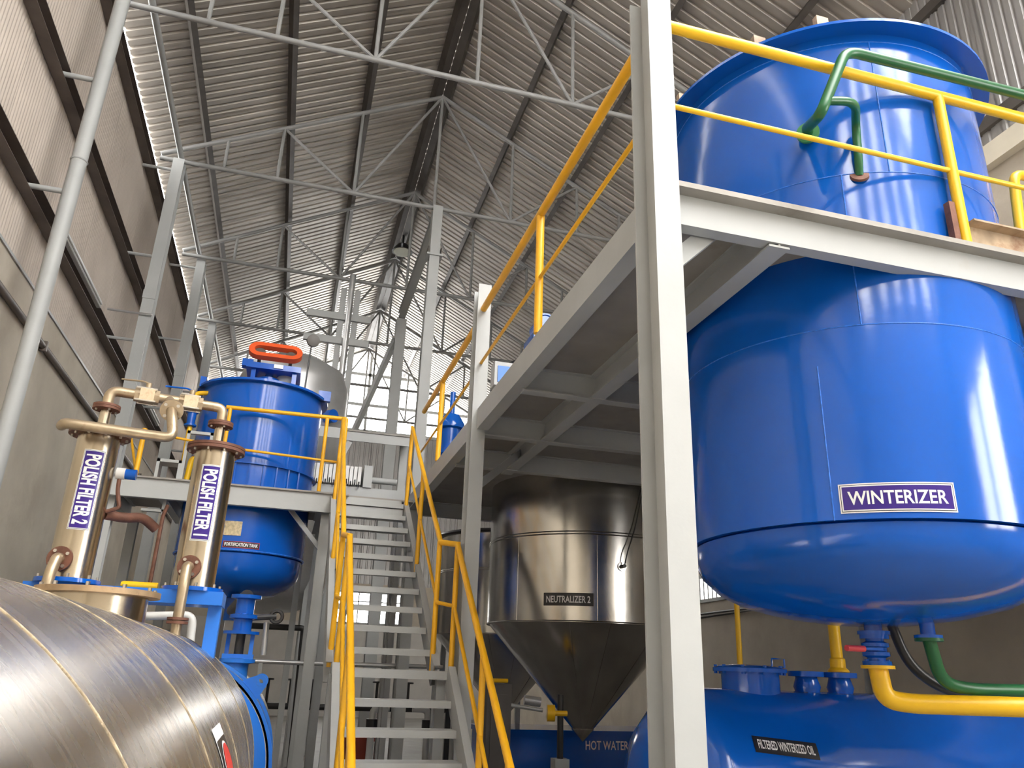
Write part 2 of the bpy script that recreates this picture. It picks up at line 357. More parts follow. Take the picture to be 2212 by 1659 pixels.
for y, lb in ((10.0, 'roof truss crossing above the grey round pipe column'), (13.83, 'roof truss carried by the spliced centre column'), (17.66, 'roof truss between the two centre columns, beyond the orange belt guard'),
              (21.45, 'roof truss just beyond the high bay lamp'), (25.25, 'second roof truss in from the bright gable'), (28.9, 'roof truss standing right against the bright gable')): truss(y, lb)

# columns along the concrete wall
def hcol(name, x, y, z0, z1, w, d, lb, mt='steel_grey', group=None):
    t = thing(name, (x, y, z0), lb, 'column', group)
    MB().ext((x, y, z0), (x, y, z1), prof_h(w, d, .014), hint=(0, 1, 0)).build('shaft', mt, t, smooth=0)
    MB().box((x-w*.8, y-d*.7, z0), (x+w*.8, y+d*.7, z0+.02)).build('base_plate', mt, t, smooth=0)
    return t
pc = thing('pipe_column', (-3.1, 9.16, 0), 'grey round pipe column beside the concrete wall', 'column')
MB().tube([(-3.1, 9.16, 0), (-3.1, 9.16, 10.6)], .09, 20).build('shaft', 'steel_grey', pc)
MB().torus((-3.1, 9.16, 7.3), (0, 0, 1), .09, .012, 24).build('weld_collar', 'steel_grey', pc)
for z in (6.85, 8.52): MB().tube([(-3.1, 9.16, z), (XWL-.03, 9.16, z)], .035, 10).build('strut', 'steel_grey', pc)
for y, x, lb, mt in ((13.86, -3.0, 'grey steel column beside the corrugated wall with pipe struts', 'steel_grey'), (17.9, -2.93, 'grey steel column next along the corrugated wall', 'steel_grey'), (21.7, -2.95, 'small far grey steel column beside the corrugated wall', 'steel_grey')):
    c = hcol('wall_column', x, y, 0, 10.6, .20, .26, lb, mt)
    for z in (6.85, 8.52, 10.4): MB().tube([(x, y, z), (XWL-.03, y, z)], .03, 8).build('strut', mt, c)
    MB().box((x-.108, y-.138, 7.62), (x+.108, y-.128, 7.78)).build('splice_plate', mt, c, smooth=0)
    if y < 14: MB().tube([(x-.60, y-.16, 7.30), (x+.12, y-.16, 7.30)], .022, 8).build('cable_strut', 'galv', c)
es = thing('eave_strut', (-3.0, YF, 10.68), 'long grey tie pipe linking the wall column tops', 'pipe')
MB().tube([(-3.0, YF, 10.72), (-3.0, YB, 10.72)], .055, 10).build('pipe_run', 'steel_grey', es)
# centre columns
cc = hcol('centre_column', 2.02, 13.83, 0, 10.6, .20, .26, 'tall blue grey centre column with bolted splice near its top')
MB().box((1.86, 13.66, 9.42), (2.18, 14.0, 9.46)).build('splice_plate', 'steel_grey', cc, smooth=0)
MB().box((1.88, 13.69, 9.46), (1.90, 13.95, 9.62)).box((2.14, 13.69, 9.46), (2.16, 13.95, 9.62)).build('splice_lug', 'purlin', cc, smooth=0)
c4 = hcol('centre_column', 2.0, 18.6, 0, 10.15, .26, .26, 'far centre column with a diagonal brace beside the bright gable', 'steel_grey')
MB().ext((1.9, 18.6, 9.6), (1.1, 20.5, 7.2), prof_box(.12, .16)).build('brace', 'steel_grey', c4, smooth=0)
o = MB().ext((2.0, 13.95, 10.3), (2.0, 18.73, 10.3), prof_h(.18, .22, .014), hint=(0, 0, 1)).build('tie_beam', 'steel_grey', loc=(2.0, 13.95, 10.3), smooth=0); tag(o, 'grey longitudinal beam joining the tops of the two centre columns', 'beam')
# high bay lamp
lp = thing('high_bay_lamp', (2.0, 20.0, 12.95), 'round dark high bay lamp hanging below the ridge gap', 'lamp')
MB().lathe([(.03, .55), (.03, .25), (.16, .22), (.27, .06), (.30, 0), (.28, 0)], (2, 20, 12.95), n=32).build('housing', 'black_pipe', lp)
MB().lathe([(.27, .012), (.24, -.02), (.0, -.03)], (2, 20, 12.95), n=32).build('lens', 'lamp_glass', lp)
MB().tube([(2, 20, 13.45), (2, 20, 13.6)], .012, 6).build('hook', 'black_pipe', lp)

# ================================================================== mezzanine on the winterizer side
DZT = 3.90; EX = 1.50
WT = (3.33, 4.0, 1.02); NT = (3.62, 9.53, 1.2)
def hole_plate(m, x0, x1, y0, y1, c, r, z0, z1, n=48):
    per = []
    for k in range(n):
        a = 2*PI*k/n; dx, dy = math.cos(a), math.sin(a); ts = []
        if dx > 1e-9: ts.append((x1-c[0])/dx)
        if dx < -1e-9: ts.append((x0-c[0])/dx)
        if dy > 1e-9: ts.append((y1-c[1])/dy)
        if dy < -1e-9: ts.append((y0-c[1])/dy)
        t = min(ts); per.append(((c[0]+r*dx, c[1]+r*dy), (c[0]+t*dx, c[1]+t*dy)))
    for cx_, cy_ in ((x0, y0), (x1, y0), (x1, y1), (x0, y1)):   # snap nearest perimeter point to each corner
        k = min(range(n), key=lambda i: (per[i][1][0]-cx_)**2+(per[i][1][1]-cy_)**2); per[k] = (per[k][0], (cx_, cy_))
    vs = []
    for a, b in per: vs += [(a[0], a[1], z0), (b[0], b[1], z0), (a[0], a[1], z1), (b[0], b[1], z1)]
    fs = []
    for k in range(n):
        i, j = 4*k, 4*((k+1) % n)
        fs += [(i, j, j+1, i+1), (i+2, i+3, j+3, j+2), (i, i+2, j+2, j), (i+1, j+1, j+3, i+3)]
    m.add(vs, fs)
mz = thing('mezzanine', (EX, 3.0, DZT), 'grey steel mezzanine deck around the winterizer and neutralizer tanks', 'mezzanine')
YE = 11.3; XE = 7.35
z0, z1 = DZT-.03, DZT
m = MB(); hole_plate(m, 1.602, 5.6, 2.90, 5.6, WT[:2], WT[2]-.004, z0, z1); m.build('deck_plate', 'deck_plate', mz, smooth=0)
MB().box((5.6, 2.90, z0), (XE, 5.6, z1)).build('deck_plate', 'deck_plate', mz, smooth=0)
MB().box((1.602, 5.6, z0), (XE, 7.6, z1)).build('deck_plate', 'deck_plate', mz, smooth=0)
m = MB(); hole_plate(m, 1.602, 5.6, 7.6, 11.3, NT[:2], NT[2]-.004, z0, z1); m.build('deck_plate', 'deck_plate', mz, smooth=0)
MB().box((5.6, 7.6, z0), (XE, 11.3, z1)).build('deck_plate', 'deck_plate', mz, smooth=0)
# edge channels
MB().ext((1.61, 2.97, DZT-.10), (XE, 2.97, DZT-.10), prof_c(.075, .20, .009, 1), hint=(0, 0, 1)).build('edge_channel', 'steel_grey', mz, smooth=0)
for ya, yb in ((3.104, 6.702), (6.898, YE)): MB().ext((EX, ya, DZT-.10), (EX, yb, DZT-.10), prof_c(.108, .20, .009, -1), hint=(0, 0, 1)).build('edge_channel', 'steel_grey', mz, smooth=0)
for y in (5.5, 6.8, 8.0, 11.0): MB().ext((1.582, y, DZT-.13), (XE, y, DZT-.13), prof_h(.10, .20, .010), hint=(0, 0, 1)).build('joist', 'steel_grey', mz, smooth=0)
for x, ya, yb in ((2.20, 2.98, 8.2), (4.55, 2.98, 7.9), (5.2, 5.2, YE)): MB().ext((x, ya, DZT-.125), (x, yb, DZT-.125), prof_h(.12, .19, .012), hint=(0, 0, 1)).build('main_beam', 'steel_grey', mz, smooth=0)
MB().ext((1.60, 3.06, 3.44), (1.93, 3.06, 3.76), prof_l(.09, .09)).build('knee_brace', 'steel_grey', mz, smooth=0)
MB().ext((1.62, 6.85, 3.20), (2.2, 7.6, 3.74), prof_l(.08, .08)).build('knee_brace', 'steel_grey', mz, smooth=0)
# columns of the mezzanine
def mcol(x, y, zt, lb, w=.145, d=.20, cap=None):
    t = thing('mezzanine_column', (x, y, 0), lb, 'column')
    MB().ext((x, y, 0), (x, y, zt), prof_h(w, d, .012), hint=(0, 1, 0)).build('shaft', 'steel_grey', t, smooth=0)
    MB().box((x-.068, y-.13, 0), (x+.12, y+.13, .02)).build('base_plate', 'steel_grey', t, smooth=0); return t
c1 = thing('mezzanine_column', (1.528, 3.0, 0), 'big light grey steel column at the winterizer corner of the mezzanine', 'column')
MB().box((1.466, 2.895, 0), (1.600, 2.909, 5.4)).build('front_flange', 'steel_grey', c1, smooth=0)
MB().box((1.521, 2.909, 0), (1.535, 3.091, 5.4)).build('web', 'steel_grey', c1, smooth=0)
MB().box((1.456, 3.091, 0), (1.600, 3.105, 5.17)).build('back_flange', 'steel_grey', c1, smooth=0)
MB().box((1.38, 2.82, 0), (1.68, 3.18, .02)).build('base_plate', 'steel_grey', c1, smooth=0)
c2 = mcol(1.515, 6.8, 5.2, 'light grey steel column between the stair handrail and the stainless cone tank', .13, .20)
mcol(6.6, 3.06, DZT-.2, 'grey steel column under the deck near the far side wall', .145, .2)
mcol(1.6, 10.9, DZT-.20, 'shaded grey steel column under the mezzanine edge behind the stair top')

# mezzanine railings
rl = thing('safety_railing', (1.6, 2.96, DZT), 'bright yellow pipe railing in front of the winterizer upper shell', 'railing')
MB().tube([(1.598, 2.932, 4.905), (6.6, 2.932, 4.925)], .032, 14).build('top_rail', 'yellow', rl)
MB().tube([(1.598, 2.932, 4.375), (6.6, 2.932, 4.385)], .015, 10).build('mid_rail', 'yellow', rl)
for x in (3.365, 5.0, 6.55): MB().tube([(x, 2.932, DZT), (x, 2.932, 4.91)], .030, 14).build('post', 'yellow', rl)
rs = thing('safety_railing', (EX, 3.1, DZT), 'yellow pipe railing along the open side of the mezzanine', 'railing')
for ya, yb, ps in ((3.10, 6.71, (4.89,)), (6.9, 10.1, (8.75,))):
    MB().tube([(EX+.01, ya, 4.87), (EX+.01, yb, 4.93)], .032, 12).build('top_rail', 'orange_rail', rs)
    MB().tube([(EX+.01, ya, 4.33), (EX+.01, yb, 4.36)], .015, 8).build('mid_rail', 'orange_rail', rs)
    for y in ps: MB().tube([(EX+.01, y, DZT), (EX+.01, y, 4.88)], .031, 14).build('post', 'orange_rail', rs)

# ================================================================== winterizer tank
cx, cy, R = WT
w = thing('winterizer_tank', (cx, cy, 1.9), 'tall glossy blue winterizer tank standing through the mezzanine deck', 'tank')
dish = [(0, 1.93), (.25, 1.94), (.5, 1.975), (.72, 2.03), (.86, 2.10), (.955, 2.19), (.99, 2.26), (.995, 2.36), (.975, 2.375)]
MB().lathe([(r, z-1.9) for r, z in dish], (cx, cy, 1.9), n=96).build('dished_bottom', 'blue', w)
MB().lathe([(.97, 2.372), (R, 2.372), (R, 5.42), (.96, 5.42)], (cx, cy, 0), n=128).build('shell', 'blue', w)
MB().ring((cx, cy, 5.37), (0, 0, 1), R-.01, R+.11, .02, 96).build('rim_flange', 'blue', w)
for z in (3.41, 4.36, 5.31): MB().torus((cx, cy, z), (0, 0, 1), R, .0035, 128).build('weld_seam', 'weld_blue', w)
def pt(th, z, r): return (cx+r*math.cos(th), cy+r*math.sin(th), z)
def face(azdeg, D=5.2):    # polar angle on the shell of the point seen at this azimuth from the entrance aisle
    a = math.radians(azdeg); d = Vector((math.sin(a), math.cos(a))); c = Vector((cx, cy)); b = d.dot(c); q = b*b-(c.dot(c)-R*R); p = d*(b-math.sqrt(max(q, 0))); return math.atan2(p.y-cy, p.x-cx)
for az, za, zb in ((38.2, 2.37, 3.2), (44.9, 4.36, 5.31), (41.5, 3.41, 4.36)): MB().tube([pt(face(az), za, R), pt(face(az), zb, R)], .004, 6).build('weld_seam', 'weld_blue', w)
sign(w, map_vcyl(cx, cy, R, face(42.3), 2.475), .535, .148, 'WINTERIZER', .455, .068, bord=.016, cut=.03, label='white edged purple name plate reading WINTERIZER')
for az in (36.5, 41.5, 30):
    th = face(az); p = pt(th, 5.398, R+.03); MB().box((p[0]-.045, p[1]-.02, 5.398), (p[0]+.04, p[1]+.02, 5.50)).build('lifting_lug', 'wood_rusty', w, smooth=0)
MB().cyl((cx, cy, 1.90), (cx, cy, 1.97), .05, 20).build('outlet_neck', 'blue', w)
MB().cyl((cx, cy, 1.882), (cx, cy, 1.902), .09, 24).build('outlet_flange', 'blue', w)
MB().cyl((3.53, 3.80, 1.88), (3.53, 3.80, 2.03), .04, 16).build('side_neck', 'blue', w); MB().cyl((3.53, 3.80, 1.865), (3.53, 3.80, 1.882), .075, 20).build('side_flange', 'blue', w)
# green pipe on the upper shell
g = thing('green_pipe', (2.65, 3.2, 4.6), 'dark green pipe bent over the yellow railing onto the blue tank', 'pipe')
th = face(39.5); n1 = Vector(pt(th, 4.665, R)); n1o = Vector(pt(th, 4.655, R+.10))
MB().lathe([(.065, 0), (.065, .02)], n1+ (n1o-n1)*.35, n1o-n1, 28).build('flange', 'green_flange', g)
MB().tube([n1, n1o], .03, 14).build('stub', 'green', g)
e = Vector((2.675, 2.855, 4.985)); q = Vector((2.455, 2.862, 4.49))
MB().tube([n1o, q, e, (XWR-.14, 2.855, 5.09)], .030, 14, bend=.09).build('pipe_run', 'green', g)
b0 = q.lerp(e, .20); th2 = face(42.8); n2 = Vector(pt(th2, 4.345, R-.005)); n2o = Vector(pt(th2, 4.36, R+.03))
MB().tube([b0, b0+Vector((.20, .0, .05)), Vector((n2o.x, n2o.y-.015, 4.66)), Vector((n2o.x, n2o.y, 4.44)), n2], .024, 14, bend=.10).build('branch_pipe', 'green', g)
MB().lathe([(.055, -.004), (.052, .010), (.03, .012)], n2, n2o-n2, 20).build('burnt_collar', 'rust', g)
# drain valve and yellow drain pipe
v = thing('drain_valve', (cx, cy, 1.8), 'blue drain valve with red gripped lever under the winterizer', 'valve')
for z in (1.870, 1.724): MB().cyl((cx, cy, z-.012), (cx, cy, z+.012), .08, 24).build('flange', 'blue', v)
MB().lathe([(.05, 1.724), (.05, 1.755), (.075, 1.765), (.075, 1.785), (.062, 1.79), (.062, 1.81), (.075, 1.815), (.075, 1.835), (.05, 1.845), (.05, 1.87)], (cx, cy, 0), n=24).build('body', 'blue', v)
h = MB().ext((cx-.02, cy-.075, 1.80), (cx-.17, cy-.09, 1.797), prof_box(.022, .012)).build('lever', 'blue', v, smooth=0)
MB().tube([(cx-.15, cy-.087, 1.797), (cx-.285, cy-.112, 1.795)], .017, 12).build('grip', 'red_grip', h)
bolts(v, (cx, cy, 1.724), (0, 0, 1), .064, 6, .008, .022, 'blue')
y_ = thing('drain_pipe', (cx, cy, 1.6), 'bright yellow drain pipe elbowing away below the winterizer valve', 'pipe')
MB().cyl((cx, cy, 1.695), (cx, cy, 1.713), .092, 24).build('flange', 'yellow', y_)
MB().tube([(cx, cy, 1.70), (cx+.01, cy-.01, 1.535), (cx+.14, cy-.06, 1.515), (XWR-.14, 2.12, 1.545)], .053, 18, bend=.13, bn=8).build('pipe_run', 'yellow', y_)
gp = thing('green_pipe', (3.53, 3.8, 1.8), 'shaded green pipe curving away under the winterizer side neck', 'pipe')
MB().cyl((3.53, 3.80, 1.848), (3.53, 3.80, 1.865), .075, 20).build('flange', 'green', gp)
MB().tube([(3.53, 3.80, 1.86), (3.60, 3.83, 1.63), (3.80, 3.83, 1.60), (XWR-.14, 3.6, 1.64)], .036, 14, bend=.16, bn=8).build('pipe_run', 'green', gp)
bp_ = thing('black_pipe', (3.47, 4.1, 1.95), 'dark pipe curving down beside the shaded green pipe', 'pipe')
MB().tube([(3.50, 4.05, 1.97), (3.56, 4.02, 1.72), (3.78, 4.0, 1.585), (5.2, 3.9, 1.53), (5.25, 3.9, 0)], .03, 12, bend=.15).build('pipe_run', 'black_pipe', bp_)

# things on the deck to the right of the winterizer
t = thing('rusty_channel', (3.43, 2.95, DZT), 'rusty weathered steel channel lying on the deck edge', 'channel')
MB().ext((3.43, 2.985, DZT+.082), (4.15, 2.985, DZT+.082), prof_c(.075, .17, .012, -1), hint=(0, 0, 1)).build('channel', 'wood_rusty', t, smooth=0)
t = thing('rusty_angle', (3.29, 2.925, DZT), 'small rusty upright angle iron beside the yellow railing post', 'angle iron')
MB().ext((3.29, 2.925, DZT), (3.29, 2.925, DZT+.26), prof_l(.04, .04), hint=(0, 1, 0)).build('upright', 'rust', t, smooth=0)
t = thing('yellow_pipe', (4.2, 3.3, DZT), 'yellow pipe rising from the deck and bending away', 'pipe')
MB().tube([(4.20, 3.3, DZT), (4.30, 3.3, 4.83), (XWR-.14, 3.45, 4.95)], .032, 14, bend=.09).build('pipe_run', 'yellow', t)

# ================================================================== neutralizers
def neutralizer(x, y, lb, named, zt=5.40):
    Rn = 1.2; zk = 2.16; za = .87; t = thing('neutralizer_tank', (x, y, za), lb, 'tank', 'stainless cone bottomed tanks')
    MB().lathe([(Rn-.04, zk), (Rn, zk), (Rn, zt), (Rn-.03, zt)], (x, y, 0), n=96).build('shell', 'stainless', t)
    MB().lathe([(0, za), (.02, za+.02), (Rn-.025, zk+.005)], (x, y, 0), n=96).build('cone', 'stainless', t)
    MB().lathe([(0, za-.004), (.13, za+.125), (.135, za+.14), (.10, za+.14)], (x, y, 0), n=40).build('cone_tip', 'stainless', t)
    for z in (zk+.01, 3.13, 3.16): MB().torus((x, y, z), (0, 0, 1), Rn, .008, 96).build('seam_band', 'stainless', t)
    MB().torus((x, y, zt), (0, 0, 1), Rn+.02, .035, 96).build('rim', 'black_pipe', t)
    for az in (-118, -95, -62):
        a = math.radians(az); MB().tube([(x+.13*math.cos(a), y+.13*math.sin(a), za+.14), (x+(Rn-.02)*math.cos(a), y+(Rn-.02)*math.sin(a), zk)], .003, 5).build('cone_seam', 'stainless', t)
    for az in (-103, -150, -60):
        a = math.radians(az); MB().tube([(x+Rn*math.cos(a), y+Rn*math.sin(a), zk), (x+Rn*math.cos(a), y+Rn*math.sin(a), 3.13)], .003, 5).build('shell_seam', 'stainless', t)
    for k in range(4 if not named else 0):
        a = math.radians((62, 90, 118, 135)[k]); MB().ext((x+(Rn+.02)*math.cos(a), y+(Rn+.02)*math.sin(a), 0), (x+(Rn+.02)*math.cos(a), y+(Rn+.02)*math.sin(a), 2.7), prof_box(.08, .08)).build('support_leg', 'steel_grey', t, smooth=0)
    if named:
        for az in (15, 75, 135, 195, 255, 315):
            a = math.radians(az); c, n_ = Vector((x+Rn*math.cos(a), y+Rn*math.sin(a), 3.90)), Vector((math.cos(a), math.sin(a), 0)); MB().ext(c-n_*.01+Vector((0, 0, .06)), c+n_*.14+Vector((0, 0, .06)), prof_box(.12, .12)).build('support_lug', 'steel_grey', t, smooth=0)
    if named: sign(t, map_vcyl(x, y, Rn, math.radians(-118.7), 2.40), .57, .14, named, .50, .075, plate='sign_black', panel='sign_black', bord=.006, cut=.03, lines=False, label='black name plate reading NEUTRALIZER 2')
    return t
nt = neutralizer(NT[0], NT[1], 'stainless neutralizer tank with long cone, labelled NEUTRALIZER 2', 'NEUTRALIZER 2')
neutralizer(3.62, 13.2, 'second stainless cone tank in the shade behind the labelled neutralizer', None, 3.75)
a = math.radians(-89.2); Rn = 1.2
pr = thing('temperature_probe', (NT[0]+Rn*math.cos(a), NT[1]+Rn*math.sin(a), 2.78), 'small dark probe with a hanging cable in the dented stainless shell', 'probe')
p0 = Vector((NT[0]+Rn*math.cos(a), NT[1]+Rn*math.sin(a), 2.78)); nn = Vector((math.cos(a), math.sin(a), 0))
MB().cyl(p0-nn*.01, p0+nn*.02, .05, 20).build('collar', 'stainless', pr); MB().cyl(p0+nn*.02, p0+nn*.08, .022, 12).build('head', 'black_pipe', pr)
MB().tube([p0+nn*.07, p0+nn*.09+Vector((.03, 0, .15)), p0+nn*.05+Vector((.16, .02, .45)), p0+nn*.04+Vector((.30, .06, .95))], .008, 6, bend=.1).build('cable', 'cable', pr)
# agitator motor above the neutralizer
am = thing('agitator_motor', (3.0, 9.0, 5.4), 'blue agitator motor peeking over the mezzanine edge', 'motor')
MB().cyl((2.76, 8.6, 5.80), (2.76, 8.9, 5.80), .13, 24).build('casing', 'blue', am)
MB().torus((2.76, 8.6, 5.80), (0, 1, 0), .13, .02, 32).build('fan_cover', 'blue', am)
MB().box((2.62, 8.66, 5.38), (2.90, 9.1, 5.70)).build('gearbox', 'blue', am, smooth=0)
jb = thing('junction_box', (2.28, 9.2, 4.95), 'pale blue bracket box on the rim of the stainless tank', 'box')
MB().box((2.20, 8.95, 5.02), (2.54, 9.15, 5.34)).build('body', 'steel_grey', jb, smooth=0); MB().box((2.24, 8.935, 5.06), (2.40, 8.952, 5.28)).build('cover', 'blue_frame', jb, smooth=0)
t = thing('vent_pipe', (2.10, 9.6, DZT), 'thin grey vent pipe beside the stainless tank rim', 'pipe')
MB().tube([(2.12, 9.55, DZT), (2.12, 9.55, 4.98), (2.35, 9.5, 4.99)], .02, 8, bend=.05).build('pipe_run', 'galv', t)

# ================================================================== stair
st = thing('staircase', (.93, 6.1, 0), 'grey steel staircase with open checker plate treads and a landing', 'staircase')
first = None
def tread(x0, x1, y, z, d=.24, h=.055):
    m = MB().box((x0, y, z-h), (x1, y+.012, z)).box((x0, y+.012, z-.008), (x1, y+d, z)).box((x0, y+d-.01, z-h*.7), (x1, y+d, z-.008)); m.build('tread', 'steel_grey', st, smooth=0)
for k in range(6): tread(.50, 1.385, 5.35+.25*k, .375+.2*k)
tread(.50, 1.385, 5.10, .175)
MB().box((.44, 6.85, 1.60-.07), (1.40, 7.10, 1.60)).build('landing', 'steel_grey', st, smooth=0)
for k in range(10): tread(.455, 1.275, 7.12+.282*k-.02, 1.77+.196*k)
tread(.455, 1.275, 9.66, 3.47, .12, .08)
def stringer(x, ya, za, yb, zb, s): MB().ext((x, ya, za), (x, yb, zb), prof_c(.06, .20, .008, s), hint=(0, -.62, .78)).build('stringer', 'steel_grey', st, smooth=0)
for x, s in ((.49, 1), (1.386, -1)): stringer(x, 4.98, .10, 6.86, 1.56, s)
for x, s in ((.445, 1), (1.285, -1)): stringer(x, 7.0, 1.56, 9.78, 3.50, s)
for x in (.46, 1.36): MB().ext((x, 6.98, 0), (x, 6.98, 1.55), prof_box(.08, .08)).build('landing_post', 'steel_grey', st, smooth=0)
hr = thing('stair_handrail', (1.4, 6.0, 0), 'yellow pipe handrail on the mezzanine side of the stair', 'handrail')
def rail(t, pts, r, mt='orange_rail', nm='top_rail', bend=.05): MB().tube(pts, r, 14, bend=bend).build(nm, mt, t)
rail(hr, [(1.41, 4.9, 1.06), (1.415, 6.85, 2.66), (1.30, 7.06, 2.70)], .026, 'orange_rail', bend=.04)
rail(hr, [(1.30, 7.06, 2.70), (1.31, 9.68, 4.56)], .024)
rail(hr, [(1.41, 4.95, .55), (1.415, 6.85, 2.13), (1.30, 7.06, 2.17)], .017, 'orange_rail', 'mid_rail', .02)
rail(hr, [(1.30, 7.06, 2.17), (1.31, 9.68, 4.05)], .015, nm='mid_rail')
for x, y, za, zb, mt in ((1.415, 6.84, 1.52, 2.68, 'orange_rail'), (1.415, 5.72, .70, 1.73, 'orange_rail'), (1.41, 4.95, .10, 1.10, 'orange_rail'), (1.30, 7.10, 1.60, 2.72, 'orange_rail'), (1.305, 8.42, 2.55, 3.66, 'orange_rail'), (1.31, 9.66, 3.42, 4.55, 'orange_rail')):
    MB().tube([(x, y, za), (x, y, zb)], .024, 12).build('post', mt, hr)
hl = thing('stair_handrail', (.47, 6.0, 0), 'yellow pipe handrail on the polish filter side of the stair', 'handrail')
rail(hl, [(.466, 4.7, 1.00), (.466, 6.85, 2.66), (.426, 7.06, 2.70)], .026, 'orange_rail', bend=.03)
rail(hl, [(.426, 7.06, 2.70), (.426, 9.68, 4.57)], .024)
rail(hl, [(.466, 4.75, .50), (.466, 6.85, 2.13), (.426, 7.06, 2.17)], .017, 'orange_rail', 'mid_rail', .02)
rail(hl, [(.426, 7.06, 2.17), (.426, 9.68, 4.05)], .015, nm='mid_rail')
for x, y, za, zb, mt in ((.466, 6.84, 1.52, 2.68, 'orange_rail'), (.466, 5.72, .70, 1.77, 'orange_rail'), (.466, 4.95, .10, 1.18, 'orange_rail'), (.426, 7.10, 1.60, 2.72, 'orange_rail'), (.426, 8.42, 2.55, 3.67, 'orange_rail'), (.426, 9.66, 3.42, 4.57, 'orange_rail')):
    MB().tube([(x, y, za), (x, y, zb)], .024, 12).build('post', mt, hl)

# ================================================================== platform at the stair head
PZ = 3.62
pf = thing('stair_platform', (-.6, 9.8, PZ), 'light grey steel platform around the fortification tank at the stair head', 'platform')
FT = (-.625, 10.68, .79)
m = MB(); hole_plate(m, -1.8, .6, 9.72, 11.7, FT[:2], FT[2]-.004, PZ-.02, PZ); m.build('deck_plate', 'deck_plate', pf, smooth=0)
MB().box((-2.25, 9.72, PZ-.02), (-1.8, 11.7, PZ)).build('deck_plate', 'deck_plate', pf, smooth=0)
MB().box((.6, 9.79, PZ-.02), (1.42, 10.5, PZ)).build('deck_plate', 'deck_plate', pf, smooth=0)
MB().box((-2.25, 9.75, PZ-.235), (.42, 9.77, PZ-.02)).build('edge_channel', 'steel_grey', pf, smooth=0)
MB().box((.46, 9.79, PZ-.235), (1.27, 9.81, PZ-.02)).build('edge_channel', 'steel_grey', pf, smooth=0)
MB().box((-2.25, 9.72, PZ-.25), (.42, 9.80, PZ-.235)).build('bottom_flange', 'steel_grey', pf, smooth=0)
for x in (-2.2, -1.55, .3): MB().ext((x, 9.78, PZ-.12), (x, 11.7, PZ-.12), prof_h(.1, .2, .01), hint=(0, 0, 1)).build('joist', 'steel_grey', pf, smooth=0)
for x, y in ((-2.1, 9.9), (-2.1, 11.5), (.36, 9.9), (.36, 11.6)): MB().ext((x, y, 0), (x, y, PZ-.21), prof_h(.12, .12, .01), hint=(0, 1, 0)).build('leg', 'steel_grey', pf, smooth=0)
MB().ext((.34, 9.95, 2.9), (-.1, 9.95, PZ-.23), prof_l(.06, .06)).build('knee_brace', 'steel_grey', pf, smooth=0)
rp = thing('safety_railing', (-.6, 9.8, PZ), 'orange pipe railing around the fortification tank on the platform', 'railing')
rail(rp, [(-1.0, 9.78, 4.58), (.47, 9.78, 4.60), (.47, 9.79, 3.60)], .026, bend=.02)
rail(rp, [(-1.85, 9.78, 4.16), (-.95, 9.78, 4.07), (.47, 9.78, 4.02)], .016, nm='mid_rail', bend=0)
for x in (-.95, .23): MB().tube([(x, 9.78, PZ), (x, 9.78, 4.58)], .024, 12).build('post', 'orange_rail', rp)
MB().tube([(-1.87, 9.78, PZ), (-1.87, 9.78, 4.20)], .03, 12).build('post', 'orange_rail', rp)
MB().tube([(-1.87, 9.78, 3.66), (-2.2, 10.6, 4.4)], .016, 8).build('side_rail', 'orange_rail', rp)

# fortification tank
cx, cy, R = FT
ft = thing('fortification_tank', (cx, cy, 2.3), 'blue fortification tank with an orange belt guard on its drive', 'tank')
MB().lathe([(R-.03, 2.86), (R, 2.86), (R, 5.02), (R-.02, 5.02)], (cx, cy, 0), n=80).build('shell', 'blue', ft)
MB().lathe([(0, 2.36), (.25, 2.37), (.48, 2.42), (.64, 2.50), (.73, 2.60), (.765, 2.70), (.77, 2.84), (.75, 2.86)], (cx, cy, 0), n=80).build('dished_bottom', 'blue', ft)
MB().ring((cx, cy, 5.0), (0, 0, 1), R-.01, R+.07, .03, 72).build('rim_flange', 'blue', ft)
MB().lathe([(R+.02, 5.03), (R-.1, 5.06), (0, 5.08)], (cx, cy, 0), n=72).build('lid', 'blue', ft)
MB().ring((cx, cy, 3.92), (0, 0, 1), R-.005, R+.035, .02, 72).build('support_ring', 'blue', ft)
for k in range(10):
    a = math.radians(-150+k*12); MB().box((cx+(R+.012)*math.cos(a)-.008, cy+(R+.012)*math.sin(a)-.008, PZ), (cx+(R+.012)*math.cos(a)+.008, cy+(R+.012)*math.sin(a)+.008, 3.92)).build('gusset', 'blue', ft, smooth=0)
MB().torus((cx, cy, 2.865), (0, 0, 1), R, .012, 72).build('weld_seam', 'weld_blue', ft)
sign(ft, map_vcyl(cx, cy, R, math.radians(-87), 2.93), .42, .075, 'FORTIFICATION TANK', .385, .042, plate='sign_red', panel='sign_black', bord=.006, cut=.03, lines=False, label='small black plate reading FORTIFICATION TANK')
mapped(grid_geo(.20, .17, 6, 4), map_vcyl(cx, cy, R, math.radians(-96), 3.12), .006).build('data_plate', 'sign_tan', ft, smooth=60)
for az in (-20, -160):
    a = math.radians(az); MB().box((cx+(R+.02)*math.cos(a)-.05, cy+(R+.02)*math.sin(a)-.05, 5.0), (cx+(R+.07)*math.cos(a)+.07, cy+(R+.07)*math.sin(a)+.05, 5.14)).build('lifting_lug', 'blue', ft, smooth=0)
MB().cyl((cx, cy, 2.1), (cx, cy, 2.4), .09, 20).build('outlet_neck', 'blue', ft)
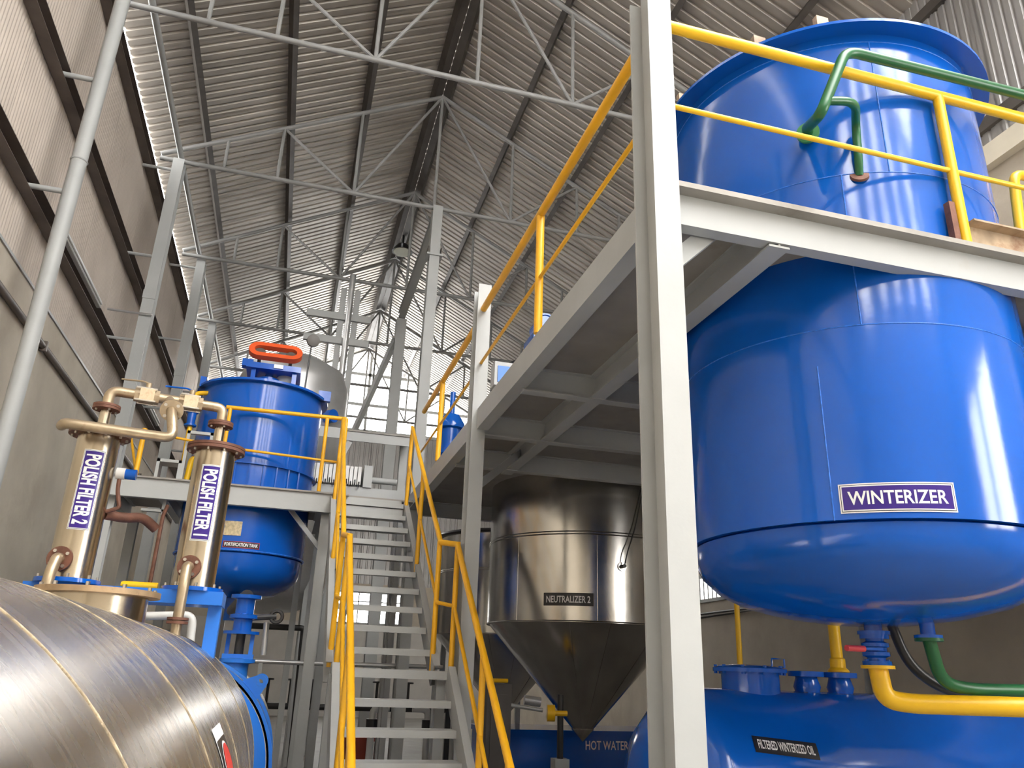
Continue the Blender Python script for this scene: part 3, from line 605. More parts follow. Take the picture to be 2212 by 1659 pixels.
# agitator drive: frame, bearing, motor and belt guard
dr = thing('agitator_drive', (cx, cy, 5.05), 'blue agitator drive frame with orange oblong belt guard on the lid', 'motor')
for x, y in ((-.20, -.18), (.34, -.18), (-.20, .2), (.34, .2)): MB().ext((cx+.02+x, cy+y, 5.03), (cx+.02+x, cy+y, 5.40), prof_box(.06, .06)).build('leg', 'blue', dr, smooth=0)
MB().box((cx-.28, cy-.26, 5.38), (cx+.44, cy+.28, 5.46)).build('frame_plate', 'blue', dr, smooth=0)
MB().box((cx-.34, cy-.24, 5.40), (cx-.2, cy-.1, 5.50)).build('bearing', 'blue', dr, smooth=0)
MB().lathe([(.16, 5.08), (.16, 5.14), (.11, 5.15), (.11, 5.26), (.15, 5.27), (.15, 5.31), (.05, 5.32), (.05, 5.40)], (cx+.02, cy, 0), n=28).build('bearing_housing', 'blue', dr)
MB().lathe([(.12, 5.06), (.14, 5.10), (.14, 5.34), (.12, 5.38)], (cx+.25, cy+.05, 0), n=28).build('motor', 'steel_grey', dr)
def stadium(m, c, ux, uy, n, L_, r, r_in, t):
    out, inn = [], []
    for k in range(33):
        a = -PI/2+PI*k/16 if k <= 16 else PI/2+PI*(k-17)/15
        sx = L_/2 if k <= 16 else -L_/2; out.append((sx+r*math.cos(a), r*math.sin(a))); inn.append((sx+r_in*math.cos(a), r_in*math.sin(a)))
    N_ = len(out); vs = []; P_ = lambda p, h: Vector(c)+Vector(ux)*p[0]+Vector(uy)*p[1]+Vector(n)*h
    for lst, h in ((out, 0), (inn, 0), (inn, t), (out, t)): vs += [P_(p, h) for p in lst]
    fs = []
    for i in range(4):
        j = (i+1) % 4
        for k in range(N_): fs.append((i*N_+k, i*N_+(k+1) % N_, j*N_+(k+1) % N_, j*N_+k))
    m.add(vs, fs)
m = MB(); stadium(m, (cx+.07, cy-.10, 5.66), (1, 0, 0), (0, .50, .866), (0, -.866, .5), .42, .15, .075, .08); m.build('belt_guard', 'orange_guard', dr, smooth=30)
MB().lathe([(.075, 0), (.075, .05)], (cx-.14, cy-.08, 5.65), (0, -.866, .5), 20).build('pulley', 'purlin', dr); MB().lathe([(.07, 0), (.07, .05)], (cx+.28, cy-.08, 5.65), (0, -.866, .5), 20).build('pulley', 'purlin', dr)
for x in (-.14, .28): MB().tube([(cx+x, cy-.06, 5.45), (cx+x, cy-.06, 5.64)], .025, 10).build('shaft', 'purlin', dr)
MB().box((cx+.08, cy-.28, 5.40), (cx+.2, cy-.26, 5.45)).build('rating_plate', 'galv', dr, smooth=0)

# ================================================================== big horizontal stainless vessel
HX, HZ, HR = -.86, 1.0, .80
hv = thing('filter_vessel', (HX, 2.4, .2), 'large brushed stainless horizontal vessel with ring welds beside the stair', 'tank')
MB().lathe([(0, -1.02), (.4, -.98), (.66, -.88), (.78, -.72), (HR, -.6), (HR, 5.42), (.78, 5.50), (.66, 5.62), (.4, 5.72), (0, 5.76)], (HX, 0, HZ), (0, 1, 0), n=160).build('shell', 'stainless_brush', hv, smooth=50)
for y in (.38, 1.40, 2.43, 3.49, 4.55, 5.40): MB().torus((HX, y, HZ), (0, 1, 0), HR, .0028, 160).build('ring_weld', 'weld', hv)
for y in (.2, 4.9):
    m = MB(); n = 16; vs = []
    for yy in (y, y+.16):
        for k in range(n+1): a = math.radians(-150+120*k/n); vs.append((HX+(HR+.002)*math.cos(a), yy, HZ+(HR+.002)*math.sin(a)))
        vs += [(HX+.72, yy, 0), (HX-.72, yy, 0)]
    q = n+3; m.add(vs, [list(range(q)), list(reversed(range(q, 2*q)))]+[(i, (i+1) % q, q+(i+1) % q, q+i) for i in range(q)]); m.build('saddle', 'blue_frame', hv, smooth=0)
MX, MY = -.915, 4.5
MB().cyl((MX, MY, 1.72), (MX, MY, 1.905), .238, 48).build('manhole_neck', 'stainless_warm', hv)
mf = MB().cyl((MX, MY, 1.900), (MX, MY, 1.928), .292, 56).build('manhole_flange', 'flange_tan', hv)
bolts(mf, (MX, MY, 1.925), (0, 0, 1), .262, 10, .010, .022, 'bolt', .3)
def map_hcyl_y(th0, y0):   # patch on the vessel: u along +Y, v up the curve (side facing the stair)
    return lambda u, v, off: Vector((HX+(HR+off)*math.cos(th0+v/HR), y0+u, HZ+(HR+off)*math.sin(th0+v/HR)))
fn = map_hcyl_y(math.radians(20), 2.95)
ds = mapped(grid_geo(.36, .29, 4, 10), fn, .003).build('warning_sign', 'sign_white', hv, smooth=60, label='white and black warning sticker with a red oval')
mapped(grid_geo(.33, .24, 4, 10), lambda u, v, o: fn(u, v-.015, o), .0045).build('panel', 'sign_black', ds, smooth=60)
el = [Vector((.125*math.cos(2*PI*k/32), .075*math.sin(2*PI*k/32), 0)) for k in range(32)]
mapped(([Vector((0, 0, 0))]+[e*1.12 for e in el], [(0, k+1, (k+1) % 32+1) for k in range(32)]), lambda u, v, o: fn(u, v+.01, o), .0065).build('oval_border', 'sign_white', ds, smooth=60)
mapped(([Vector((0, 0, 0))]+el, [(0, k+1, (k+1) % 32+1) for k in range(32)]), lambda u, v, o: fn(u, v+.01, o), .0085).build('oval', 'sign_red', ds, smooth=60)

# second vessel with blue rings behind it
sv = thing('ringed_vessel', (-.70, 7.4, .15), 'dull stainless horizontal vessel with blue end rings and lifting eyes', 'tank')
MB().lathe([(.73, 6.16), (.735, 6.16), (.735, 8.7), (.5, 8.9), (0, 9.0)], (-.70, 0, .90), (0, 1, 0), n=96).build('shell', 'stainless_brush', sv)
MB().lathe([(0, 6.02), (.50, 6.07), (.70, 6.14), (.738, 6.19)], (-.70, 0, .90), (0, 1, 0), n=72).build('end_head', 'blue_frame', sv)
for y in (6.16, 7.15):
    rg = MB().ring((-.70, y, .90), (0, 1, 0), .72, .758, .09, 96).build('end_ring', 'blue_frame', sv)
    a = math.radians(44); d = Vector((math.cos(a), 0, math.sin(a))); e = Vector((-math.sin(a), 0, math.cos(a))); c = Vector((-.70, y+.03, .90))-d*.11
    o1 = [(.84, -.085), (.94, -.055)]+[(.94+.055*math.cos(b), .055*math.sin(b)) for b in [math.radians(-80+160*k/10) for k in range(11)]]+[(.94, .055), (.84, .10)]
    hc = (.945, 0); ring = []
    for k in range(40):      # from the eye centre out to the plate outline
        u = (math.cos(2*PI*k/40), math.sin(2*PI*k/40)); best = .02
        for i in range(len(o1)):
            (ax, ay), (bx, by) = o1[i], o1[(i+1) % len(o1)]; den = u[0]*(by-ay)-u[1]*(bx-ax)
            if abs(den) < 1e-9: continue
            t_ = ((ax-hc[0])*(by-ay)-(ay-hc[1])*(bx-ax))/den; w_ = ((ax-hc[0])*u[1]-(ay-hc[1])*u[0])/den
            if t_ > 0 and -1e-6 <= w_ <= 1+1e-6: best = max(best, t_)
        ring.append(((hc[0]+.023*u[0], .023*u[1]), (hc[0]+best*u[0], best*u[1])))
    vs = []; fs = []
    for h_, o_ in ring:
        for p in (h_, o_):
            for dy in (0, .03): vs.append(c+d*p[0]+e*p[1]+Vector((0, dy, 0)))
    for k in range(40):
        i, j = 4*k, 4*((k+1) % 40); fs += [(i, j, j+2, i+2), (i+1, i+3, j+3, j+1), (i, i+1, j+1, j), (i+2, j+2, j+3, i+3)]
    MB().add(vs, fs).build('lifting_eye', 'blue_frame', sv, smooth=0)
for y in (6.4, 8.3):
    m = MB().box((-1.2, y, 0), (-.2, y+.16, .42)); m.build('saddle', 'blue_frame', sv, smooth=0)
# blue valve stack on the second vessel
vs_ = thing('valve_stack', (-.36, 7.6, 1.55), 'blue valve and yoke stack below the fortification tank', 'valve')
px, py = -.335, 7.6
MB().lathe([(.10, 1.40), (.10, 1.60), (.15, 1.61), (.15, 1.64), (.10, 1.645)], (px, py, 0), n=28).build('neck', 'blue_frame', vs_)
MB().box((px-.13, py-.08, 1.640), (px+.13, py+.08, 1.680)).build('yoke_base', 'blue_frame', vs_, smooth=0)
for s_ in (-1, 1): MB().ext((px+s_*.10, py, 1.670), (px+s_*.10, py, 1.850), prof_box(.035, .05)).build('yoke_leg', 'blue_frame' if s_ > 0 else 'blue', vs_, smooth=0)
MB().cyl((px, py, 1.670), (px, py, 1.860), .04, 16).build('stem', 'black_pipe', vs_)
MB().cyl((px, py, 1.845), (px, py, 1.870), .155, 28).build('yoke_flange', 'blue', vs_)
MB().lathe([(.08, 1.870), (.08, 1.970), (.12, 1.980), (.12, 2.010), (.08, 2.020), (.08, 2.140), (.13, 2.150), (.13, 2.180)], (px, py, 0), n=28).build('valve_body', 'blue', vs_)
MB().torus((px+.28, py, 2.010), (0, 1, 0), .05, .016, 24).build('hand_wheel', 'black_pipe', vs_)
MB().tube([(px+.07, py, 1.990), (px+.28, py, 2.010)], .025, 8).build('spindle', 'black_pipe', vs_)
MB().tube([(px+.20, py+.1, 1.960), (px+.21, py+.1, 1.680)], .026, 10).build('sight_tube', 'galv', vs_)
MB().tube([(px, py, 2.17), (px-.05, 8.4, 2.22), (FT[0], FT[1]-.05, 2.22), (FT[0], FT[1], 2.14)], .06, 14, bend=.2).build('connecting_pipe', 'black_pipe', vs_)

# filter stand on the vessel and the two polish filters
fs_ = thing('filter_stand', (-.85, 5.17, 1.7), 'bright blue steel stand carrying the two polish filters', 'stand')
MB().box((-1.42, 5.03, 1.918), (-.355, 5.33, 1.995)).build('top_beam', 'blue_frame', fs_, smooth=0)
MB().box((-.435, 5.12, 1.60), (-.36, 5.22, 1.92)).build('post', 'blue_frame', fs_, smooth=0)
MB().box((-1.36, 5.12, 1.58), (-1.28, 5.22, 1.92)).build('post', 'blue_frame', fs_, smooth=0)
def polish_filter(x, y, r, fr, txt, inl, lb, sa):
    t = thing('polish_filter', (x, y, 1.995), lb, 'filter', 'polish filters on the blue stand')
    MB().cyl((x, y, 2.01), (x, y, 2.885), r, 48).build('body', 'stainless_warm', t)
    b = MB().cyl((x, y, 1.995), (x, y, 2.018), fr, 40).build('base_flange', 'blue', t); bolts(b, (x, y, 2.02), (0, 0, 1), fr-.022, 8, .008, .02, 'bolt', .2)
    f = MB().cyl((x, y, 2.862), (x, y, 2.880), fr, 48).build('top_flange', 'rust', t); MB().cyl((x, y, 2.883), (x, y, 2.900), fr, 48).build('cover_flange', 'rust', t)
    bolts(f, (x, y, 2.866), (0, 0, 1), fr-.022, 10, .008, .018, 'bolt', .1)
    MB().cyl((x, y, 2.9), (x, y, 3.055), .032, 20).build('neck', 'stainless_warm', t)
    n = MB().cyl((x, y, 3.035), (x, y, 3.05), .078, 28).build('neck_flange', 'rust', t); bolts(n, (x, y, 3.04), (0, 0, 1), .058, 4, .007, .016, 'bolt', .5)
    sign(t, map_vcyl(x, y, r, sa, 2.52, -PI/2), .47, .115, txt, .41, .078, bord=.010, cut=.012, cutaxis='y', nx=6, ny=12, label='purple name plate with white lettering running down')
    a, z, out, zd, px_, py_ = inl; dx, dy = math.cos(a), math.sin(a); c = Vector((x+dx*r, y+dy*r, z)); d = Vector((dx, dy, 0))
    MB().cyl(c-d*.03, c+d*.035, .04, 16).build('inlet_stub', 'stainless_warm', t)
    g = MB().cyl(c+d*.030, c+d*.046, .068, 28).build('inlet_flange', 'rust', t); bolts(g, c+d*.048, d, .050, 4, .010, .006, 'bolt', .6)
    MB().tube([c+d*.04, c+d*out, Vector((px_, py_, z-.10)), Vector((px_, py_, zd))], .030, 16, bend=.06).build('inlet_elbow', 'pipe_warm', t)
    return t
p2 = polish_filter(-1.205, 5.06, .118, .172, 'POLISH FILTER 2', (math.radians(-100), 2.115, .075, 1.66, -1.245, 4.83), 'stainless polish filter cylinder behind the tan manhole flange, labelled POLISH FILTER 2', math.radians(-80))
p1 = polish_filter(-.545, 5.17, .122, .176, 'POLISH FILTER 1', (math.radians(-98), 2.125, .085, 1.68, -.57, 4.93), 'stainless polish filter cylinder with a drop pipe to the vessel, labelled POLISH FILTER 1', math.radians(-88))
for z in (1.80, 1.82): MB().cyl((-.57, 4.93, z), (-.57, 4.93, z+.014), .058, 24).build('drop_flange', 'rust', p1)
# overhead crossover piping
cv = thing('crossover_pipe', (-.87, 5.1, 3.05), 'stained stainless crossover pipe joining the tops of the polish filters', 'pipe')
MB().cyl((-1.205, 5.06, 3.052), (-1.205, 5.06, 3.066), .078, 28).build('end_flange', 'rust', cv); MB().cyl((-.545, 5.17, 3.052), (-.545, 5.17, 3.066), .078, 28).build('end_flange', 'rust', cv)
MB().tube([(-1.205, 5.06, 3.06), (-1.205, 5.06, 3.165), (-1.09, 5.08, 3.165), (-.66, 5.15, 3.165), (-.545, 5.17, 3.165), (-.545, 5.17, 3.06)], .032, 18, bend=.085, bn=8).build('pipe_run', 'pipe_warm', cv)
def ball_valve(x, y, z, lb, blue):
    d = Vector((.66, .11, 0)).normalized(); p = Vector((x, y, z)); t = thing('ball_valve', (x, y, z), lb, 'valve')
    MB().ext(p-d*.042, p+d*.042, prof_box(.088, .085), hint=(0, 0, 1)).build('body', 'pipe_warm', t, smooth=0)
    for s_ in (-1, 1): MB().lathe([(.045, 0), (.045, .03)], p+d*(s_*.057)-d*.015, d, 6).build('end_cap', 'pipe_warm', t, smooth=0)
    for s_ in (-1, 1):
        for u in (-1, 1): MB().tube([p-d*.06+Vector((0, s_*.04, u*.04)), p+d*.06+Vector((0, s_*.04, u*.04))], .006, 6).build('tie_bolt', 'bolt', t)
    MB().cyl(p+Vector((0, 0, .04)), p+Vector((0, 0, .085)), .018, 12).build('stem', 'pipe_warm', t)
    h = MB().tube([p+Vector((.0, 0, .08)), p+Vector((-.03, 0, .095)), p+Vector((-.17, .02, .10))], .006, 6, bend=.02).build('handle', 'blue' if blue else 'pipe_warm', t)
ball_valve(-1.0, 5.094, 3.165, 'stained ball valve on the crossover pipe nearer the corrugated wall', False)
ball_valve(-.745, 5.137, 3.165, 'stained ball valve on the crossover pipe with a blue handle', True)
dp = thing('drop_pipe', (-.84, 4.9, 2.9), 'brown stained pipe with a round flange dropping from the crossover', 'pipe')
MB().tube([(-.868, 5.115, 3.16), (-.83, 4.97, 3.08), (-.80, 4.90, 2.99), (-.765, 4.86, 2.85), (-.90, 4.85, 2.852), (-1.34, 4.79, 2.858), (-1.38, 4.90, 2.87)], .031, 16, bend=.06, bn=7).build('pipe_run', 'pipe_warm', dp)
fd = Vector((.02, -.6, -.35)).normalized(); fc = Vector((-.815, 4.94, 3.045))
f = MB().lathe([(.068, -.008), (.068, .010)], fc, fd, 32).build('flange', 'pipe_warm', dp); bolts(f, fc, fd, .050, 4, .011, .016, 'bolt', .78)
pt_ = thing('pressure_transmitter', (-1.05, 5.08, 2.62), 'white pressure transmitter with a blue round cap on the filter side', 'gauge')
MB().cyl((-1.075, 5.08, 2.655), (-1.025, 5.08, 2.655), .035, 20).build('body', 'white_pvc', pt_); MB().cyl((-1.025, 5.08, 2.655), (-.965, 5.08, 2.655), .032, 20).build('cap', 'blue', pt_)
MB().tube([(-1.055, 5.08, 2.63), (-1.05, 5.08, 2.55), (-1.02, 5.08, 2.45), (-1.09, 5.08, 2.42)], .012, 8, bend=.02).build('stem', 'rust', pt_)
sp = thing('side_pipe', (-1.05, 5.15, 2.4), 'rusty brown pipe with white branch leaving the filter side', 'pipe')
MB().tube([(-1.10, 5.12, 2.41), (-1.0, 5.2, 2.41), (-.92, 5.3, 2.44), (-.84, 5.35, 2.38)], .03, 12, bend=.05).build('pipe_run', 'rust', sp)

# ================================================================== blue horizontal oil tank under the winterizer
OX, OY, OZ, OR = 2.72, 5.2, .88, .67
ot = thing('oil_tank', (4.2, OY, 0), 'blue horizontal tank under the winterizer labelled FILTERED WINTERIZED OIL', 'tank')
MB().lathe([(0, -.36), (.25, -.34), (.46, -.26), (.60, -.13), (.66, -.03), (OR, .02), (OR, 3.5), (.6, 3.7), (.4, 3.85), (0, 3.9)], (OX, OY, OZ), (1, 0, 0), n=96).build('shell', 'blue', ot)
mapped(grid_geo(.10, .16, 3, 4), map_plane((2.445, 4.785, 1.10), (.5, -.87, 0), (0, 0, 1)), 0).build('data_sheet', 'sign_white', ot, smooth=0)
for x in (3.0, 5.6): MB().box((x, OY-.5, 0), (x+.15, OY+.5, .42)).build('saddle', 'blue', ot, smooth=0)
def map_hcyl_x(x0, th0): return lambda u, v, off: Vector((x0+u, OY-(OR+off)*math.cos(th0+v/OR), OZ+(OR+off)*math.sin(th0+v/OR)))
sign(ot, (lambda f0: (lambda u, v, o: f0(u*.994+v*.105, v*.994-u*.105, o)))(map_hcyl_x(3.10, math.radians(31))), .44, .105, 'FILTERED WINTERIZED OIL', .385, .058, plate='sign_black', panel='sign_black', bord=.006, cut=.02, cutaxis='y', lines=False, nx=4, ny=8, label='black name plate reading FILTERED WINTERIZED OIL')
MB().lathe([(.20, 1.50), (.20, 1.665), (.255, 1.665), (.255, 1.69), (.24, 1.70), (.12, 1.715), (0, 1.715)], (3.24, OY, 0), n=40).build('manhole', 'blue', ot)
bolts(ot, (3.24, OY, 1.68), (0, 0, 1), .235, 10, .014, .03, 'blue', .2)
MB().tube([(3.36, OY-.1, 1.71), (3.36, OY-.1, 1.76), (3.46, OY-.1, 1.76), (3.46, OY-.1, 1.71)], .008, 6).build('handle', 'blue', ot)
for x in (3.70, 3.98): MB().lathe([(.07, 1.50), (.095, 1.58), (.075, 1.645), (.125, 1.65), (.125, 1.685), (.05, 1.69)], (x, OY, 0), n=28).build('nozzle', 'blue', ot)
yp = thing('yellow_pipe', (3.98, OY, 1.69), 'yellow vertical pipe standing on the oil tank nozzle', 'pipe')
MB().lathe([(.075, 1.69), (.075, 1.70), (.055, 1.72), (.055, 1.78), (.042, 1.79), (.042, DZT-.03)], (3.98, OY, 0), n=18).build('pipe_run', 'yellow', yp)
yp = thing('yellow_pipe', (3.86, 6.4, 0), 'thin yellow vertical pipe behind the oil tank manhole', 'pipe')
MB().tube([(3.88, 6.4, 0), (3.92, 6.4, DZT-.03)], .024, 10).build('pipe_run', 'yellow', yp)
bc = MB().ext((5.25, 6.35, 0), (5.25, 6.35, DZT-.25), prof_h(.14, .14, .012), hint=(0, 1, 0)).build('under_deck_column', 'steel_grey', loc=(5.25, 6.35, 0), smooth=0); tag(bc, 'steel post in the shade behind the oil tank', 'column')
# hot water tank
hw = thing('hot_water_tank', (4.0, 11.2, 0), 'blue tank behind the cone tip lettered HOT WATER TANK', 'tank')
MB().box((2.85, 10.95, 0), (5.6, 12.0, .86)).build('body', 'blue', hw, smooth=0); MB().box((2.80, 10.90, .84), (5.65, 12.05, .90)).build('lid', 'blue', hw, smooth=0)
mapped(text_geo('HOT WATER TANK', .96, .115), map_plane((4.68, 10.945, .715), (1, 0, 0), (0, 0, 1)), .004).build('lettering', 'sign_white', hw, smooth=0)

# ================================================================== background equipment
# tall rear stainless tank
rt_ = thing('rear_tank', (-.34, 14.3, 0), 'tall dull grey stainless tank rising behind the fortification tank', 'tank')
MB().lathe([(0, 2.40), (.5, 2.46), (.8, 2.58), (.96, 2.78), (1.0, 2.95), (1.0, 6.45), (.9, 6.75), (.5, 7.0), (0, 7.05)], (-.34, 14.3, 0), n=64).build('shell', 'galv', rt_)
for k in range(4): a = math.radians(45+90*k); MB().ext((-.34+.95*math.cos(a), 14.3+.95*math.sin(a), 0), (-.34+.95*math.cos(a), 14.3+.95*math.sin(a), 3.0), prof_box(.1, .1)).build('leg', 'steel_grey', rt_, smooth=0)
MB().cyl((.30, 13.55, 5.75), (.42, 13.42, 5.75), .12, 20).build('side_nozzle', 'blue', rt_)
gs = thing('pressure_gauge', (-.09, 11.2, 5.1), 'round dark pressure gauge on a thin stem above the tank lid', 'gauge')
MB().tube([(-.12, 11.2, 5.0), (-.10, 11.2, 6.1)], .012, 6).build('stem', 'black_pipe', gs); MB().lathe([(.095, 0), (.095, .05), (.08, .055)], (-.085, 11.22, 6.2), (.15, -1, -.1), 24).build('dial', 'purlin', gs)
# far platform
fp = thing('far_platform', (.9, 14.1, 5.5), 'pale grey raised walkway beam beyond the stair head', 'platform')
MB().box((.60, 13.0, 5.22), (1.75, 13.02, 5.40)).build('edge_channel', 'steel_grey', fp, smooth=0); MB().box((.60, 12.98, 5.38), (1.75, 13.6, 5.41)).build('deck_plate', 'deck_plate', fp, smooth=0)
MB().box((-.4, 12.86, 5.20), (.60, 12.88, 5.38)).build('edge_channel', 'steel_grey', fp, smooth=0)
for x in (.66, 1.70): MB().ext((x, 13.45, 0), (x, 13.45, 5.38), prof_h(.13, .13, .01), hint=(0, 1, 0)).build('leg', 'steel_grey', fp, smooth=0)
MB().ext((.72, 13.05, 5.2), (.45, 13.05, 4.5), prof_box(.09, .09)).build('knee_brace', 'steel_grey', fp, smooth=0)
# filter press with plate stack
fpz = thing('filter_press', (.5, 12.0, 4.0), 'filter press with a row of pale upright plates beyond the railing', 'machine')
MB().box((.02, 11.75, 3.98), (1.60, 11.77, 4.16)).build('side_beam', 'steel_grey', fpz, smooth=0); MB().box((.02, 12.25, 3.98), (1.60, 12.27, 4.16)).build('side_beam', 'steel_grey', fpz, smooth=0)
first = None
for k in range(12):
    if first is None:
        first = MB().box((.14, 11.72, 4.18), (.19, 12.3, 4.46)).build('filter_plate', 'white_pvc', fpz, smooth=0); lp0 = MB().torus((.165, 11.70, 4.22), (1, 0, 0), .035, .009, 16).build('plate_handle', 'black_pipe', fpz)
    else: copy_part(first, fpz, (.062*k, 0, .004*(k % 3))); copy_part(lp0, fpz, (.062*k, 0, -.03*(k % 2)))
MB().box((.91, 11.72, 4.16), (1.04, 12.3, 4.50)).build('end_head', 'steel_grey', fpz, smooth=0)
for x in (.1, 1.5): MB().box((x, 11.8, 0), (x+.08, 11.9, 3.98)).build('leg', 'steel_grey', fpz, smooth=0); MB().box((x, 12.15, 0), (x+.08, 12.25, 3.98)).build('leg', 'steel_grey', fpz, smooth=0)
MB().tube([(1.04, 12.0, 4.34), (1.45, 12.0, 4.34)], .05, 12).build('ram', 'steel_grey', fpz)
# mast frame beside the bright gable
ms = thing('mast_frame', (.75, 16.4, 0), 'steel mast with cross arms in front of the bright gable', 'mast')
for x in (.42, .74): MB().ext((x, 16.8, 0), (x, 16.8, 9.9), prof_box(.13, .13), hint=(0, 1, 0)).build('post', 'steel_grey', ms, smooth=0)
for z in (8.55, 9.15): MB().ext((-.35, 16.72, z), (1.1, 16.72, z), prof_box(.10, .16)).build('cross_arm', 'steel_grey', ms, smooth=0)
MB().tube([(.58, 16.6, 5.4), (.58, 16.6, 10.2)], .07, 12).build('pipe', 'galv', ms)
# blue strainer on the mezzanine edge
bs = thing('blue_strainer', (2.02, 10.9, DZT), 'blue flanged strainer standing at the far end of the mezzanine', 'strainer')
MB().lathe([(.14, DZT), (.14, 4.55), (.19, 4.57), (.19, 4.63), (.15, 4.65), (.15, 4.95), (.20, 4.97), (.20, 5.05), (.12, 5.18), (.04, 5.2), (.04, 5.55)], (2.05, 10.9, 0), n=28).build('body', 'blue', bs)
# stepped grey bench on the platform
sb = thing('stepped_cabinet', (-1.4, 9.9, PZ), 'grey stepped cabinet with open framed fronts on the platform', 'cabinet')
for x0, x1, zt, yb in ((-1.68, -1.40, 3.87, 10.20), (-1.40, -1.10, 4.25, 9.99)):
    MB().box((x0, 9.86, PZ), (x0+.012, yb, zt)).build('side_panel', 'light_box', sb, smooth=0); MB().box((x0, 9.86, zt-.012), (x1, yb, zt)).build('top_panel', 'light_box', sb, smooth=0)
    MB().box((x0, 9.84, PZ), (x0+.035, 9.87, zt)).box((x1-.035, 9.84, PZ), (x1, 9.87, zt)).box((x0, 9.84, zt-.035), (x1, 9.87, zt)).build('front_frame', 'steel_grey', sb, smooth=0)
yv = thing('yellow_pipe', (-1.35, 10.2, PZ), 'yellow pipe with blue valve rising beside the fortification tank', 'pipe')
MB().tube([(-1.36, 10.15, PZ), (-1.34, 10.15, 3.98), (-1.22, 10.15, 4.02)], .035, 12, bend=.08).build('riser', 'yellow', yv)
MB().tube([(-1.45, 10.3, 3.62), (-1.45, 10.3, 4.88), (-1.30, 10.3, 4.90)], .03, 12, bend=.06).build('pipe_run', 'yellow', yv)
MB().lathe([(.05, 4.42), (.075, 4.43), (.075, 4.45), (.05, 4.46), (.055, 4.60), (.075, 4.61), (.075, 4.63), (.05, 4.64)], (-1.45, 10.3, 0), n=20).build('valve', 'blue', yv)
# piping under the stair
t = thing('black_pipe', (.3, 12.5, 0), 'black pipe turning down in the shade beside the stair', 'pipe')
MB().tube([(-.45, 12.5, 2.13), (.32, 12.5, 2.13), (.36, 12.5, .25)], .045, 10, bend=.05).build('pipe_run', 'black_pipe', t)
MB().tube([(.46, 12.4, 1.55), (.44, 12.4, .7), (.36, 12.45, .5)], .03, 8, bend=.08).build('return_pipe', 'black_pipe', t)
MB().box((.28, 12.42, 0), (.44, 12.58, .26)).build('pipe_foot', 'black_pipe', t, smooth=0)
t = thing('grey_pipe', (.2, 11.2, 1.64), 'grey steel pipe running level behind the stair stringer', 'pipe')
MB().tube([(-.3, 11.2, 1.64), (.70, 11.2, 1.64), (2.2, 11.2, 1.65)], .03, 10).build('pipe_run', 'galv', t)
for x in (-.2, 2.1): MB().ext((x, 11.2, 0), (x, 11.2, 1.62), prof_box(.05, .05)).build('support_post', 'steel_grey', t, smooth=0)
for x, lb in ((1.51, 'white pipe bend behind the stair treads nearest the red bin'), (2.37, 'white pipe bend behind the stair treads beside the grey column')):
    s_ = 1 if x < 2 else -1; t = thing('white_pipe', (x, 13.0, .3), lb, 'pipe')
    MB().tube([(x, 13.0, .0), (x, 13.0, 1.03), (x+s_*.25, 13.0, 1.04)], .055, 12, bend=.10).build('pipe_run', 'white_pvc', t); MB().cyl((x, 13.0, .75), (x, 13.0, .88), .09, 16).build('coupling', 'black_pipe', t)
t = thing('red_bin', (1.35, 13.4, 0), 'dark red bin standing behind the lower stair treads', 'bin')
MB().box((1.13, 13.2, 0), (1.58, 13.6, .55)).build('body', 'red_dark', t, smooth=0); MB().box((1.11, 13.18, .55), (1.60, 13.62, .60)).build('rim', 'red_dark', t, smooth=0)
t = thing('manifold', (.3, 16.0, 0), 'dark valve manifold along the far wall beside the stair', 'pipe')
MB().tube([(-1.5, 16, .9), (3.4, 16, .9)], .06, 10).build('header', 'black_pipe', t)
for x in (-.1, .3, .7, 1.9, 2.5, 3.0): MB().tube([(x, 16, .9), (x, 16, 1.35)], .025, 8).build('branch', 'black_pipe', t); MB().torus((x, 16, 1.36), (0, 0, 1), .08, .018, 16).build('hand_wheel', 'black_pipe', t)
for x in (-1.3, 3.3): MB().box((x-.05, 15.95, 0), (x+.05, 16.05, .88)).build('support', 'black_pipe', t, smooth=0)
# stainless outlet and yellow valve on the neutralizer cone
t = thing('cone_valve', (2.94, 8.75, 1.2), 'yellow round valve with stainless pipe at the neutralizer cone', 'valve')
MB().cyl((2.90, 8.72, 1.21), (2.98, 8.70, 1.21), .085, 24).build('wheel', 'yellow', t); MB().cyl((2.97, 8.70, 1.21), (3.12, 8.70, 1.21), .028, 12).build('stem', 'yellow', t)
MB().tube([(2.30, 8.8, 1.30), (2.86, 8.76, 1.235)], .022, 10).build('pipe', 'galv', t); MB().cyl((2.66, 8.8, 1.335), (2.84, 8.78, 1.315), .05, 16).build('actuator', 'galv', t)
MB().cyl((3.06, 8.74, .75), (3.06, 8.74, 1.40), .035, 12).build('riser', 'black_pipe', t); MB().box((2.98, 8.66, 0), (3.14, 8.82, .76)).build('pedestal', 'steel_grey', t, smooth=0)
t = thing('control_cabinet', (2.2, 8.0, 0), 'cabinet coloured dark for the shade, with yellow valve, by the column', 'cabinet')
MB().box((2.05, 8.05, 0), (2.30, 8.35, 1.50)).build('body', 'purlin', t, smooth=0); MB().cyl((2.08, 8.0, 1.53), (2.24, 8.0, 1.53), .02, 12).build('valve', 'yellow', t)  # cabinet body and door: shade is put into their dark colour
MB().box((2.09, 8.03, .2), (2.26, 8.05, 1.4)).build('door', 'purlin', t, smooth=0)
